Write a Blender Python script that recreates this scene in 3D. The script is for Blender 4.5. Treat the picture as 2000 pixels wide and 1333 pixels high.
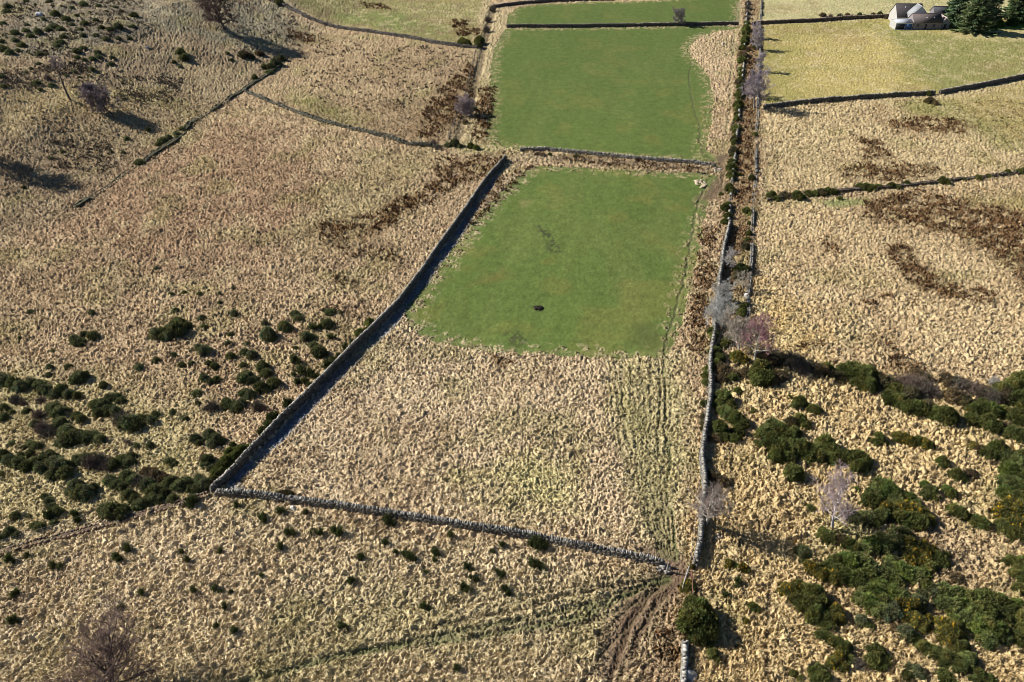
import bpy, math, random
import numpy as np
from mathutils import Vector, Matrix

S = bpy.context.scene
COL = S.collection
for o in list(bpy.data.objects):
    bpy.data.objects.remove(o)

# ------------------------------------------------------------------ camera
CAM_H, FPX, PITCH = 85.0, 1600.0, math.radians(35.0)     # metres, focal length in photo pixels (2000 wide), pitch below horizontal
PW, PH = 2000.0, 1333.0
cd = bpy.data.cameras.new("camera")
cd.sensor_width = 36.0
cd.lens = 36.0 * FPX / PW
cd.clip_start, cd.clip_end = 1.0, 20000.0
cam = bpy.data.objects.new("camera", cd)
cam.location = (0, 0, CAM_H)
cam.rotation_euler = (math.pi / 2 - PITCH, 0, 0)
COL.objects.link(cam)
S.camera = cam

# ------------------------------------------------------------------ light
SUN_EL = math.radians(34.0)
SUN_DIR = Vector((-8.5, 2.4, 0)).normalized()            # horizontal direction towards the sun
w = bpy.data.worlds.new("World")
S.world = w
w.use_nodes = True
nt = w.node_tree
bg = nt.nodes.get("Background") or nt.nodes.new("ShaderNodeBackground")
sky = nt.nodes.new("ShaderNodeTexSky")
sky.sky_type = 'NISHITA'
sky.sun_disc = False
sky.sun_elevation = SUN_EL
sky.sun_rotation = math.atan2(SUN_DIR.x, SUN_DIR.y)
sky.air_density, sky.dust_density, sky.ozone_density = 1.0, 0.3, 5.0
nt.links.new(sky.outputs[0], bg.inputs[0])
bg.inputs[1].default_value = 0.043
ld = bpy.data.lights.new("sun", 'SUN')
ld.energy = 5.0
ld.angle = math.radians(0.5)
ld.color = (1.0, 0.95, 0.875)
sun = bpy.data.objects.new("sun", ld)
tosun = Vector((SUN_DIR.x * math.cos(SUN_EL), SUN_DIR.y * math.cos(SUN_EL), math.sin(SUN_EL)))
sun.rotation_euler = (-tosun).to_track_quat('-Z', 'Y').to_euler()
sun.location = tosun * 300
COL.objects.link(sun)
S.view_settings.view_transform = 'Standard'
S.view_settings.look = 'None'
S.view_settings.exposure = 0.86
S.view_settings.gamma = 1.0
S.render.engine = 'CYCLES'
S.cycles.filter_width = 0.9
S.cycles.max_bounces = 5
S.cycles.diffuse_bounces = 3

# ------------------------------------------------------------------ numpy noise
def _hash(ix, iy, seed):
    h = (ix.astype(np.int64) * 374761393 + iy.astype(np.int64) * 668265263 + seed * 974634277) & 0xFFFFFFFF
    h = ((h ^ (h >> 13)) * 1274126177) & 0xFFFFFFFF
    h = ((h ^ (h >> 16)) * 2246822519) & 0xFFFFFFFF
    return (h ^ (h >> 15)) / 4294967296.0

_TAB = np.random.default_rng(99).random((1024, 1024)).astype(np.float32)

def vnoise(x, y, seed=0):
    x, y = np.broadcast_arrays(np.asarray(x, float), np.asarray(y, float))
    fx0, fy0 = np.floor(x), np.floor(y)
    fx, fy = (x - fx0).astype(np.float32), (y - fy0).astype(np.float32)
    ix = (fx0.astype(np.int64) + seed * 131) & 1023
    iy = (fy0.astype(np.int64) + seed * 71) & 1023
    jx, jy = (ix + 1) & 1023, (iy + 1) & 1023
    fx, fy = fx * fx * (3 - 2 * fx), fy * fy * (3 - 2 * fy)
    T = _TAB.ravel()
    iy, jy = iy << 10, jy << 10
    a, b = T[iy + ix], T[iy + jx]
    c, d = T[jy + ix], T[jy + jx]
    a += (b - a) * fx
    c += (d - c) * fx
    return a + (c - a) * fy

def fbm(x, y, seed=0, octs=4, gain=0.5):
    t, amp, s = 0.0, 1.0, 0.0
    for k in range(octs):
        t = t + amp * vnoise(x * 2 ** k + 17.3 * k, y * 2 ** k - 9.1 * k, seed + k)
        s += amp
        amp *= gain
    return t / s

def worley(x, y, seed=0):
    """distance to the nearest jittered point and that point's own random number"""
    ix, iy = np.floor(x), np.floor(y)
    best = np.full(x.shape, 9.0)
    rnd = np.zeros(x.shape)
    for di in (-1, 0, 1):
        for dj in (-1, 0, 1):
            cx, cy = ix + di, iy + dj
            px = cx + _hash(cx, cy, seed)
            py = cy + _hash(cx, cy, seed + 101)
            d = (px - x) ** 2 + (py - y) ** 2
            m = d < best
            best = np.where(m, d, best)
            rnd = np.where(m, _hash(cx, cy, seed + 202), rnd)
    return np.sqrt(best), rnd

def sstep(a, b, t):
    t = np.clip((t - a) / (b - a), 0, 1)
    return t * t * (3 - 2 * t)

# ------------------------------------------------------------------ terrain and pixel -> ground
def h0(x, y):
    x, y = np.asarray(x, float), np.asarray(y, float)
    d = (-102.8 + (y - 176) * 0.211) - x
    ramp = np.clip(d, 0, None)
    hill = 0.25 * ramp ** 2 / (ramp + 9) * np.where(ramp < 55, 1.0, (55 + 0.3 * (ramp - 55)) / np.maximum(ramp, 1e-6))
    hill = hill * sstep(140, 235, y)
    mounds = (fbm(x / 26, y / 34, 5, 3) - 0.5) * 5.0 * sstep(0, 30, d) * sstep(150, 230, y)
    und = (fbm(x / 60, y / 80, 9, 3) - 0.5) * 1.6
    return hill + mounds + und

CP, SP = math.cos(PITCH), math.sin(PITCH)

def ground(px):
    """photo pixels (N,2) -> points on the terrain (N,3)"""
    px = np.atleast_2d(np.asarray(px, float))
    X, Y = (px[:, 0] - PW / 2) / FPX, (PH / 2 - px[:, 1]) / FPX
    d = np.stack([X, CP + Y * SP, -SP + Y * CP], 1)
    lo = np.full(len(px), 30.0)
    hi = (CAM_H + 6) / np.maximum(-d[:, 2], 0.02)
    t = lo.copy()
    done = np.zeros(len(px), bool)
    prev = lo.copy()
    for k in range(1, 61):
        cur = lo + (hi - lo) * k / 60
        p = d * cur[:, None]
        below = (CAM_H + p[:, 2]) < h0(p[:, 0], p[:, 1])
        new = below & ~done
        t[new] = cur[new]
        done |= below
        prev = np.where(done, prev, cur)
    a, b = prev, np.where(done, t, hi)
    for _ in range(24):
        m = 0.5 * (a + b)
        p = d * m[:, None]
        below = (CAM_H + p[:, 2]) < h0(p[:, 0], p[:, 1])
        b, a = np.where(below, m, b), np.where(below, a, m)
    p = d * (0.5 * (a + b))[:, None]
    return np.stack([p[:, 0], p[:, 1], h0(p[:, 0], p[:, 1])], 1)

def ppm(p):
    """photo pixels per metre at a world point"""
    p = np.atleast_2d(p)
    zc = p[:, 1] * CP - (p[:, 2] - CAM_H) * SP
    return FPX / zc

# ------------------------------------------------------------------ mesh helpers
def np_mesh(name, V, F, tint=None, smooth=False):
    V, F = np.asarray(V, np.float32), np.asarray(F, np.int32)
    me = bpy.data.meshes.new(name)
    k = F.shape[1]
    me.vertices.add(len(V)); me.vertices.foreach_set("co", V.ravel())
    me.loops.add(F.size); me.loops.foreach_set("vertex_index", F.ravel())
    me.polygons.add(len(F))
    me.polygons.foreach_set("loop_start", np.arange(0, F.size, k, dtype=np.int32))
    me.polygons.foreach_set("loop_total", np.full(len(F), k, np.int32))
    if smooth:
        me.polygons.foreach_set("use_smooth", np.ones(len(F), bool))
    if tint is not None:
        a = me.color_attributes.new("tint", 'FLOAT_COLOR', 'POINT')
        c = np.ones((len(V), 4), np.float32)
        c[:, :3] = tint
        a.data.foreach_set("color", c.ravel())
    me.update(calc_edges=True)
    return me

class MB:
    """collects quads with a colour per vertex"""
    def __init__(s):
        s.V, s.F, s.C, s.n = [], [], [], 0
    def add(s, V, F, c):
        V = np.asarray(V, float); F = np.asarray(F, int)
        if F.shape[1] == 3:
            F = np.concatenate([F, F[:, 2:3]], 1)
            # repeated last corner is made a real quad by splitting its last edge: keep tris apart
        s.V.append(V); s.F.append(F + s.n); s.n += len(V)
        c = np.asarray(c, float)
        s.C.append(np.broadcast_to(c, (len(V), 3)))
    def quad(s, pts, c):
        s.add(pts, [[0, 1, 2, 3]], c)
    def box(s, lo, hi, c):
        x0, y0, z0 = lo; x1, y1, z1 = hi
        V = [(x0,y0,z0),(x1,y0,z0),(x1,y1,z0),(x0,y1,z0),(x0,y0,z1),(x1,y0,z1),(x1,y1,z1),(x0,y1,z1)]
        s.add(V, BOXF, c)
    def boxes(s, P, T, N, U, c):
        """many oriented boxes: centres P and half axes T, N, U (all (n,3)), colours c (n,3)"""
        sg = np.array([(-1,-1,-1),(1,-1,-1),(1,1,-1),(-1,1,-1),(-1,-1,1),(1,-1,1),(1,1,1),(-1,1,1)], float)
        V = P[:, None] + sg[None, :, :1] * T[:, None] + sg[None, :, 1:2] * N[:, None] + sg[None, :, 2:] * U[:, None]
        n = len(P)
        F = (np.arange(n) * 8)[:, None, None] + np.array(BOXF)[None]
        s.V.append(V.reshape(-1, 3)); s.F.append(F.reshape(-1, 4) + s.n); s.n += n * 8
        s.C.append(np.repeat(c, 8, 0))
    def tube(s, pts, rad, c, sides=5, cap=True):
        pts = np.asarray(pts, float); n = len(pts)
        rad = np.broadcast_to(np.asarray(rad, float), (n,))
        t = np.gradient(pts, axis=0)
        t /= np.linalg.norm(t, axis=1)[:, None] + 1e-9
        ref = np.where(np.abs(t[:, 2:3]) > 0.9, [[1.0, 0, 0]], [[0, 0, 1.0]])
        a = np.cross(t, ref); a /= np.linalg.norm(a, axis=1)[:, None] + 1e-9
        b = np.cross(t, a)
        an = np.arange(sides) * 2 * math.pi / sides
        V = pts[:, None] + rad[:, None, None] * (np.cos(an)[None, :, None] * a[:, None] + np.sin(an)[None, :, None] * b[:, None])
        F = []
        for i in range(n - 1):
            for j in range(sides):
                k = (j + 1) % sides
                F.append((i * sides + j, i * sides + k, (i + 1) * sides + k, (i + 1) * sides + j))
        s.add(V.reshape(-1, 3), F, c)
    def mesh(s, name, smooth=False):
        return np_mesh(name, np.concatenate(s.V), np.concatenate(s.F), np.concatenate(s.C), smooth)

BOXF = [(0,3,2,1),(4,5,6,7),(0,1,5,4),(1,2,6,5),(2,3,7,6),(3,0,4,7)]

def link(name, me, mat=None, parent=None):
    o = bpy.data.objects.new(name, me)
    COL.objects.link(o)
    if mat is not None and me is not None and len(me.materials) == 0:
        me.materials.append(mat)
    if parent is not None:
        o.parent = parent
    return o

def tag(o, label=None, cat=None, group=None, kind=None):
    if label: o["label"] = label
    if cat: o["category"] = cat
    if group: o["group"] = group
    if kind: o["kind"] = kind
    return o

def empty(name, loc, rz=0.0):
    o = bpy.data.objects.new(name, None)
    o.location = loc
    o.rotation_euler = (0, 0, rz)
    COL.objects.link(o)
    return o

# ------------------------------------------------------------------ materials
def material(name, rough=0.9, spec=0.2, lo=0.75, hi=1.2, scale=3.0, bump=0.0, bscale=8.0, bdist=0.05, rand=0.0, tint=True, color=(.5, .5, .5), fine=None, trans=0.0, metal=0.0):
    m = bpy.data.materials.new(name)
    m.use_nodes = True
    n, l = m.node_tree.nodes, m.node_tree.links
    b = n["Principled BSDF"]
    b.inputs["Roughness"].default_value = rough
    b.inputs["Specular IOR Level"].default_value = spec
    b.inputs["Metallic"].default_value = metal
    if tint:
        a = n.new("ShaderNodeAttribute"); a.attribute_name = "tint"; src = a.outputs["Color"]
    else:
        a = n.new("ShaderNodeRGB"); a.outputs[0].default_value = (*color, 1); src = a.outputs[0]
    tc = n.new("ShaderNodeTexCoord")
    def vary(src, sc, lo, hi, det=4):
        nz = n.new("ShaderNodeTexNoise"); nz.inputs["Scale"].default_value = sc; nz.inputs["Detail"].default_value = det
        l.new(tc.outputs["Object"], nz.inputs["Vector"])
        mr = n.new("ShaderNodeMapRange")
        mr.inputs[1].default_value, mr.inputs[2].default_value = 0.3, 0.7
        mr.inputs[3].default_value, mr.inputs[4].default_value = lo, hi
        l.new(nz.outputs[0], mr.inputs[0])
        mx = n.new("ShaderNodeMix"); mx.data_type = 'RGBA'; mx.blend_type = 'MULTIPLY'
        mx.inputs[0].default_value = 1.0
        l.new(src, mx.inputs[6]); l.new(mr.outputs[0], mx.inputs[7])
        return mx.outputs[2]
    src = vary(src, scale, lo, hi)
    if fine: src = vary(src, fine, lo, hi, 2)
    if rand > 0:
        oi = n.new("ShaderNodeObjectInfo")
        mr = n.new("ShaderNodeMapRange")
        mr.inputs[3].default_value, mr.inputs[4].default_value = 1 - rand, 1 + rand
        l.new(oi.outputs["Random"], mr.inputs[0])
        mx = n.new("ShaderNodeMix"); mx.data_type = 'RGBA'; mx.blend_type = 'MULTIPLY'; mx.inputs[0].default_value = 1
        l.new(src, mx.inputs[6]); l.new(mr.outputs[0], mx.inputs[7])
        src = mx.outputs[2]
    l.new(src, b.inputs["Base Color"])
    if bump > 0:
        nz = n.new("ShaderNodeTexNoise"); nz.inputs["Scale"].default_value = bscale; nz.inputs["Detail"].default_value = 5
        l.new(tc.outputs["Object"], nz.inputs["Vector"])
        bp = n.new("ShaderNodeBump"); bp.inputs["Strength"].default_value = bump; bp.inputs["Distance"].default_value = bdist
        l.new(nz.outputs[0], bp.inputs["Height"]); l.new(bp.outputs[0], b.inputs["Normal"])
    if trans > 0:
        tr = n.new("ShaderNodeBsdfTranslucent"); l.new(src, tr.inputs["Color"])
        ms = n.new("ShaderNodeMixShader"); ms.inputs[0].default_value = trans
        l.new(b.outputs[0], ms.inputs[1]); l.new(tr.outputs[0], ms.inputs[2])
        l.new(ms.outputs[0], n["Material Output"].inputs["Surface"])
    return m

M_GROUND = material("rough_grass", 1.0, 0.05, 0.78, 1.22, 1.7, 0.9, 5.0, 0.25, fine=6.0)
M_FIELD = material("pasture_grass", 1.0, 0.05, 0.86, 1.12, 0.5, 0.6, 7.0, 0.08, fine=3.0)
M_LEAF = material("foliage", 0.8, 0.15, 0.8, 1.2, 2.0, rand=0.3, trans=0.28)
M_TWIG = material("twigs", 0.9, 0.1, 0.85, 1.15, 2.0)
M_BARK = material("bark", 0.9, 0.1, 0.6, 1.3, 5.0, 0.6, 20.0, 0.02)
M_STONE = material("dry_stone", 0.95, 0.15, 0.7, 1.25, 6.0, 0.6, 14.0, 0.03)
M_STRAW = material("dry_straw", 0.9, 0.1, 0.85, 1.15, 2.0, trans=0.25)
M_WOOD = material("weathered_wood", 0.9, 0.15, 0.75, 1.2, 8.0)
M_BUILD = material("masonry", 0.9, 0.2, 0.85, 1.12, 1.2, 0.3, 6.0, 0.03, fine=5.0)
M_METAL = material("painted_tin", 0.45, 0.4, 0.88, 1.08, 1.0, fine=4.0)

# ------------------------------------------------------------------ the land: zones traced on the ground
def poly(*pts):
    return ground(np.array(pts, float).reshape(-1, 2))[:, :2]

def poly_sd(P, X, Y, margin):
    """signed distance in metres (positive inside), -margin where farther out"""
    out = np.full(X.shape, -margin)
    lo, hi = P.min(0) - margin, P.max(0) + margin
    m = np.nonzero((X > lo[0]) & (X < hi[0]) & (Y > lo[1]) & (Y < hi[1]))[0]
    if len(m) == 0: return out
    x, y = X[m], Y[m]
    ins = np.zeros(len(m), bool)
    d = np.full(len(m), 1e9)
    n = len(P)
    for i in range(n):
        ax, ay = P[i]; bx, by = P[(i + 1) % n]
        ex, ey = bx - ax, by - ay
        t = np.clip(((x - ax) * ex + (y - ay) * ey) / (ex * ex + ey * ey + 1e-9), 0, 1)
        d = np.minimum(d, (x - ax - t * ex) ** 2 + (y - ay - t * ey) ** 2)
        if ay != by:
            c = ((ay > y) != (by > y)) & (x < ex * (y - ay) / (by - ay) + ax)
            ins ^= c
    d = np.sqrt(d)
    out[m] = np.where(ins, d, -np.minimum(d, margin))
    return out

def line_d(P, X, Y, margin):
    """distance to a polyline in metres (margin where farther)"""
    out = np.full(X.shape, margin)
    lo, hi = P.min(0) - margin, P.max(0) + margin
    m = np.nonzero((X > lo[0]) & (X < hi[0]) & (Y > lo[1]) & (Y < hi[1]))[0]
    if len(m) == 0: return out
    x, y = X[m], Y[m]
    d = np.full(len(m), 1e9)
    for i in range(len(P) - 1):
        ax, ay = P[i]; bx, by = P[i + 1]
        ex, ey = bx - ax, by - ay
        t = np.clip(((x - ax) * ex + (y - ay) * ey) / (ex * ex + ey * ey + 1e-9), 0, 1)
        d = np.minimum(d, (x - ax - t * ex) ** 2 + (y - ay - t * ey) ** 2)
    out[m] = np.minimum(np.sqrt(d), margin)
    return out

# (pixels, albedo, softness m, tussock amount or None)
GREEN = (.074, .104, .027)
ZONES = [
    # left moor: red brown heart, greener far part
    ([(150,340),(330,290),(480,230),(620,300),(700,400),(600,500),(420,540),(200,520),(60,450)], (.33,.225,.15), 16, .9),
    ([(560,-60),(-600,-60),(-600,520),(60,450),(147,406),(300,301),(476,178),(545,135),(590,80)], (.285,.215,.145), 8, .85),
    ([(330,120),(460,120),(400,260),(250,300),(150,330),(100,240),(250,190)], (.31,.235,.15), 10, .75),
    ([(0,180),(120,160),(330,180),(330,200),(150,230),(0,260)], (.40,.31,.18), 6, .6),
    ([(380,-20),(560,0),(600,90),(470,100),(300,60),(150,0)], (.235,.205,.15), 10, .8),
    ([(0,-40),(330,-40),(300,60),(120,110),(0,110)], (.20,.17,.13), 8, .8),
    ([(545,135),(590,70),(640,60),(930,95),(890,265),(830,290),(700,255),(480,180)], (.32,.235,.15), 5, .8),
    ([(520,-30),(640,50),(930,95),(960,-40)], (.235,.215,.10), 4, .45),
    ([(640,30),(760,20),(920,70),(920,92),(760,60)], (.17,.19,.07), 8, .35),
    ([(560,190),(640,195),(700,250),(620,235)], (.22,.19,.09), 8, .8),
    ([(700,300),(860,290),(800,420),(640,500),(520,470),(640,400)], (.36,.285,.17), 9, .8),
    # lower left
    ([(-300,740),(180,720),(420,800),(440,965),(200,1020),(-300,1100)], (.42,.345,.20), 7, .9),
    ([(-300,1090),(200,1025),(440,975),(650,1000),(1300,1120),(1200,1400),(-300,1500)], (.50,.40,.27), 4, 1.1),
    ([(150,1060),(420,1000),(480,1060),(300,1200),(0,1250),(-100,1120)], (.54,.425,.295), 14, 1.05),
    ([(650,1190),(1000,1180),(1270,1130),(1200,1220),(900,1260),(560,1333),(380,1333)], (.40,.335,.20), 8, .9),
    # rough field in the middle
    ([(985,318),(1050,330),(1300,690),(1330,1100),(1290,1105),(1000,1045),(700,1003),(450,962),(720,660)], (.50,.39,.27), 3, .95),
    ([(600,760),(900,700),(1000,760),(700,850),(560,860)], (.54,.42,.30), 14, .9),
    ([(1190,700),(1330,690),(1345,900),(1330,1090),(1280,1080),(1200,850)], (.43,.365,.21), 3, .75),
    ([(900,930),(1080,900),(1150,1000),(1000,1020)], (.45,.39,.21), 9, .9),
    # right hand land
    ([(1465,-60),(2400,-60),(2400,20),(1740,36),(1470,48)], (.38,.345,.19), 3, .22),
    ([(1475,50),(1735,36),(2400,40),(2400,80),(2000,152),(1850,182),(1490,210)], (.285,.245,.095), 3, .28),
    ([(1560,70),(1720,60),(1780,150),(1740,190),(1600,195),(1540,120)], (.38,.31,.13), 12, .3),
    ([(1690,48),(1850,70),(2000,75),(2400,90),(2000,150),(1850,180),(1780,150),(1760,90)], (.225,.215,.085), 9, .25),
    ([(1850,62),(2400,55),(2400,75),(1980,80),(1860,78)], (.36,.31,.15), 4, .2),
    ([(1480,212),(1850,186),(2400,90),(2400,250),(2000,335),(1500,386)], (.47,.365,.225), 3, .9),
    ([(1860,190),(2000,158),(2400,80),(2400,220),(2000,290),(1900,235),(1800,215)], (.33,.265,.125), 6, .35),
    ([(1740,200),(1860,200),(1990,285),(1980,300),(1880,240),(1760,225)], (.27,.24,.105), 5, .5),
    ([(1480,394),(1800,366),(2400,250),(2400,760),(2000,745),(1720,710),(1510,690),(1470,640)], (.475,.36,.225), 3, .85),
    ([(1880,390),(2100,360),(2100,430),(1900,405)], (.34,.28,.13), 6, .7),
    ([(1930,48),(2010,40),(2010,56),(1940,58)], (.10,.17,.035), 1.5, .1),
    ([(1600,392),(1690,385),(1700,402),(1620,405)], (.24,.24,.11), 2.5, .5),
    ([(1480,560),(1620,640),(1600,700),(1500,690),(1465,640)], (.46,.34,.17), 8, .8),
    ([(1385,740),(1500,690),(2000,760),(2400,800),(2400,1500),(1330,1500),(1350,1110)], (.485,.365,.205), 3, 1.2),
    ([(1800,1010),(1900,1000),(1990,1080),(1960,1160),(1850,1130),(1780,1060)], (.40,.30,.19), 8, 1.0),
    ([(1630,1020),(1690,1040),(1640,1075),(1600,1050)], (.27,.27,.12), 3, .7),
    # the long wall's blue shadow painted into the ground colour, with hoar frost 
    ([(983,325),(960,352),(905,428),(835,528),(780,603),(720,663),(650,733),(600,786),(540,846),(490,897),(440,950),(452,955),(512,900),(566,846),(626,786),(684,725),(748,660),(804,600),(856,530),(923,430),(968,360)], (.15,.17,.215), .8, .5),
    # strip between the two track walls
    ([(1452,0),(1487,0),(1480,224),(1472,420),(1462,626),(1440,640),(1412,640),(1418,440),(1432,300)], (.235, .16, .095), 2, .9),
    # left boundary strip
    ([(945,0),(1000,20),(978,80),(962,165),(955,270),(985,318),(900,300),(876,280),(916,164)], (.40,.325,.20), 3, .8),
    # rough bank under the cross wall
    ([(985,296),(1120,300),(1280,316),(1395,328),(1395,345),(1280,338),(1100,322),(985,318)], (.36,.275,.18), 1.5, .9),
    ([(960,275),(1030,290),(1020,300),(940,296)], (.44,.37,.22), 3, .7),
]
BRACKEN = [
    ([(612,440),(640,468),(700,468),(770,440),(850,395),(905,352),(880,345),(800,380),(730,420),(650,436)], 4, 1.0),
    ([(850,312),(985,302),(975,330),(935,352),(885,360),(850,345)], 5, 1.0),
    ([(845,190),(925,115),(925,190),(895,235),(850,270),(815,275),(820,235)], 6, .9),
    ([(935,172),(968,170),(963,230),(948,275),(922,272),(928,230)], 2.5, 1.0),
    ([(1368,452),(1400,442),(1392,520),(1382,600),(1382,690),(1348,690),(1350,610),(1360,540)], 2.5, 1.0),
    ([(1425,440),(1468,440),(1462,560),(1412,580)], 4, .55),
    ([(1450,60),(1478,60),(1470,230),(1440,230)], 4, .7),
    ([(1438,235),(1474,235),(1468,400),(1426,400)], 4, .6),
    ([(1735,238),(1800,228),(1885,236),(1880,264),(1800,258),(1750,262)], 4, 1.0),
    ([(1672,268),(1735,280),(1740,305),(1690,315)], 4, .9),
    ([(1645,318),(1760,320),(1840,332),(1790,352),(1700,360),(1650,345)], 6, .9),
    ([(1690,395),(1790,372),(1890,395),(2010,420),(2200,450),(2200,640),(2010,575),(1965,520),(1900,478),(1850,452),(1760,445),(1690,425)], 7, 1.0),
    ([(1728,480),(1770,478),(1790,520),(1850,555),(1945,572),(1945,594),(1860,588),(1790,562),(1740,520)], 3, 1.0),
    ([(1680,585),(1712,586),(1710,600),(1684,600)], 1.5, 1.0),
    ([(1722,572),(1745,572),(1745,584),(1724,584)], 1.2, 1.0),
    ([(1760,578),(1790,580),(1788,590),(1764,590)], 1.2, 1.0),
    ([(1560,668),(1605,672),(1605,682),(1565,680)], 1.2, 1.0),
    ([(1610,455),(1640,490),(1632,510),(1600,470)], 3, .5),
    ([(1730,660),(1800,715),(1850,735),(1760,740),(1720,710)], 4, .6),
    ([(650,478),(800,492),(790,512),(680,508)], 6, .55),
    ([(640,540),(700,545),(690,558),(648,556)], 3, .6),
    ([(640,598),(690,598),(690,612),(645,610)], 3, .7),
    ([(968,698),(992,700),(1000,712),(972,714)], 1.2, .9),
    ([(1285,1220),(1335,1240),(1335,1290),(1280,1280)], 1.5, .9),
    ([(985,340),(1040,325),(1010,360),(950,420),(905,450),(940,390)], 3, .75),
    ([(885,40),(915,40),(910,52),(885,55)], 5, 1.0),
    ([(885,52),(935,58),(935,72),(895,70)], 5, 1.0),
    ([(700,5),(745,8),(765,20),(715,16)], 6, .9),
    ([(560,58),(615,70),(612,85),(565,75)], 5, .9),
    ([(1100,300),(1300,320),(1390,332),(1390,342),(1200,326),(1080,312)], 2, .6),
    ([(1380,1020),(1530,1010),(1530,1050),(1420,1060)], 4, .3),
]
MUD = [
    ([(1285,1085),(1335,1085),(1345,1120),(1325,1150),(1270,1170),(1225,1220),(1205,1200),(1270,1140)], (.105,.066,.043), 1.6),
    ([(1370,385),(1395,355),(1420,330),(1428,300),(1400,300),(1408,340),(1418,372),(1390,392)], (.13,.09,.06), 2.0),
    ([(1225,1150),(1290,1125),(1330,1130),(1290,1190),(1240,1240),(1215,1300),(1180,1333),(1160,1320),(1200,1220)], (.15,.10,.065), 1.9),
    ([(1240,1060),(1290,1050),(1330,1085),(1310,1120),(1280,1100)], (.17,.12,.08), 1.9),
    ([(1040,440),(1065,447),(1085,462),(1088,488),(1064,490),(1066,470),(1050,455)], (.045,.05,.025), 1.2),
    ([(1043,596),(1058,596),(1062,606),(1048,608)], (.03,.03,.022), .6),
    ([(985,655),(1010,650),(1030,665),(1020,676),(1000,668)], (.05,.055,.025), 1.2),
    ([(1220,640),(1310,640),(1300,672),(1240,672)], (.085,.10,.032), 3.0),
    ([(930,540),(980,530),(975,555),(940,560)], (.12,.12,.035), 4.0),
    ([(1020,400),(1045,398),(1040,412),(1020,412)], (.17,.17,.06), 3.0),
]
RUTS = [  # pixels, half width m, depth m, colour, strength
    ([(1385,350),(1366,390),(1358,420),(1352,460),(1340,530),(1330,570),(1318,610),(1308,640),(1300,670),(1295,700),(1293,730),(1300,770),(1298,800),(1300,850),(1305,900),(1303,950),(1310,1000),(1318,1050),(1320,1095)], .26, .16, (.10,.105,.045), .95),
    ([(1350,122),(1345,150),(1350,185),(1355,215),(1367,245),(1366,275),(1373,298),(1395,315),(1405,340)], .3, .12, (.085,.09,.04), .9),
    ([(1310,1125),(1270,1160),(1235,1210),(1210,1270),(1185,1333),(1170,1400)], .4, .22, (.085,.058,.036), .95),
    ([(1315,1140),(1285,1180),(1255,1230),(1230,1290),(1205,1333),(1190,1400)], .4, .22, (.085,.058,.036), .95),
    ([(1300,1130),(1230,1155),(1150,1185),(1050,1205),(950,1225),(850,1245),(750,1265),(650,1285),(560,1310),(450,1340)], .5, .22, (.11,.11,.05), .85),
    ([(1295,1125),(1200,1145),(1100,1165),(1000,1195),(900,1215),(800,1235)], .35, .18, (.15,.12,.065), .65),
    ([(1300,1128),(1220,1165),(1140,1205),(1040,1225),(930,1245),(800,1262),(700,1272)], .5, .2, (.11,.115,.05), .8),
    ([(1305,1135),(1250,1175),(1190,1200),(1120,1222),(1030,1238)], .4, .2, (.10,.08,.045), .8),
    ([(1290,1120),(1180,1135),(1060,1160),(960,1190)], .3, .16, (.22,.18,.1), .5),
    ([(1320,1150),(1300,1200),(1285,1250),(1270,1333)], .3, .16, (.2,.14,.09), .6),
    ([(1432,890),(1430,940),(1432,1000)], .25, .2, (.2,.17,.09), .6),
    ([(1500,1188),(1505,1130),(1500,1250),(1494,1320)], .25, .22, (.2,.15,.09), .6),
    ([(1421,1280),(1423,1400)], .25, .22, (.2,.15,.09), .6),
    ([(1500,390),(1495,340),(1520,300),(1600,285),(1640,275)], .8, .1, (.24,.21,.1), .5),
    ([(200,130),(205,160),(215,190),(210,220)], .3, .1, (.25,.2,.12), .0),
    ([(205,440),(235,560),(240,610),(280,650)], .3, -.1, (.42,.32,.2), .5),
    ([(355,470),(365,520),(345,560)], .3, -.1, (.42,.32,.2), .5),
    ([(530,85),(420,150),(350,165)], .35, .1, (.2,.18,.1), .5),
    ([(1448,60),(1444,120),(1438,200),(1430,290)], .3, .1, (.2,.2,.09), .6),
    ([(1436,60),(1430,130),(1424,210),(1416,290)], .3, .1, (.22,.21,.1), .6),
    ([(1441,5),(1439,45)], .4, .1, (.25,.21,.12), .8),
    ([(1446,5),(1444,45)], .4, .1, (.25,.21,.12), .8),
    ([(650,850),(720,770),(800,690)], .3, .08, (.3,.24,.14), .4),
    ([(876,276),(895,224),(916,164),(930,101)], .4, .25, (.16,.12,.08), .7),
    ([(891,276),(902,241),(916,210),(926,168),(940,115),(947,91),(956,45),(966,10)], 1.4, .7, (.13,.10,.065), .8),
    ([(920,280),(935,240),(945,200)], .4, .3, (.2,.16,.1), .6),
]
for k in range(20):   # wheel marks converging on the gateway
    a0 = 1190 + k * 6.2 + 5 * math.sin(k * 2.3)
    RUTS.append(([(a0, 690 + 25 * (k % 3)), (a0 + 3 + 5 * math.sin(k), 780), (a0 + (1240 - a0) * .12 + 8, 860), (a0 + (1290 - a0) * .35 + 6 * math.sin(k * 1.7), 940), (a0 + (1305 - a0) * .62, 1020), (1294 + k * 1.3, 1092)], .13 + .04 * (k % 3), .06 + .05 * (k % 2), (.15, .13, .065), .4 + .25 * ((k * 7) % 3) / 2))
for k in range(9):   # and fanning out again below it
    a0 = math.radians(196 + k * 8.5)
    RUTS.append(([(1308 + (30 + t * (420 - k * 22)) * math.cos(a0) , 1128 + (25 + t * (300 - k * 4)) * -math.sin(a0) * (.55 + .05 * k) + 6 * math.sin(t * 9 + k)) for t in np.linspace(0, 1, 7)], .18, .12, (.13, .10, .055), .6))
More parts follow.
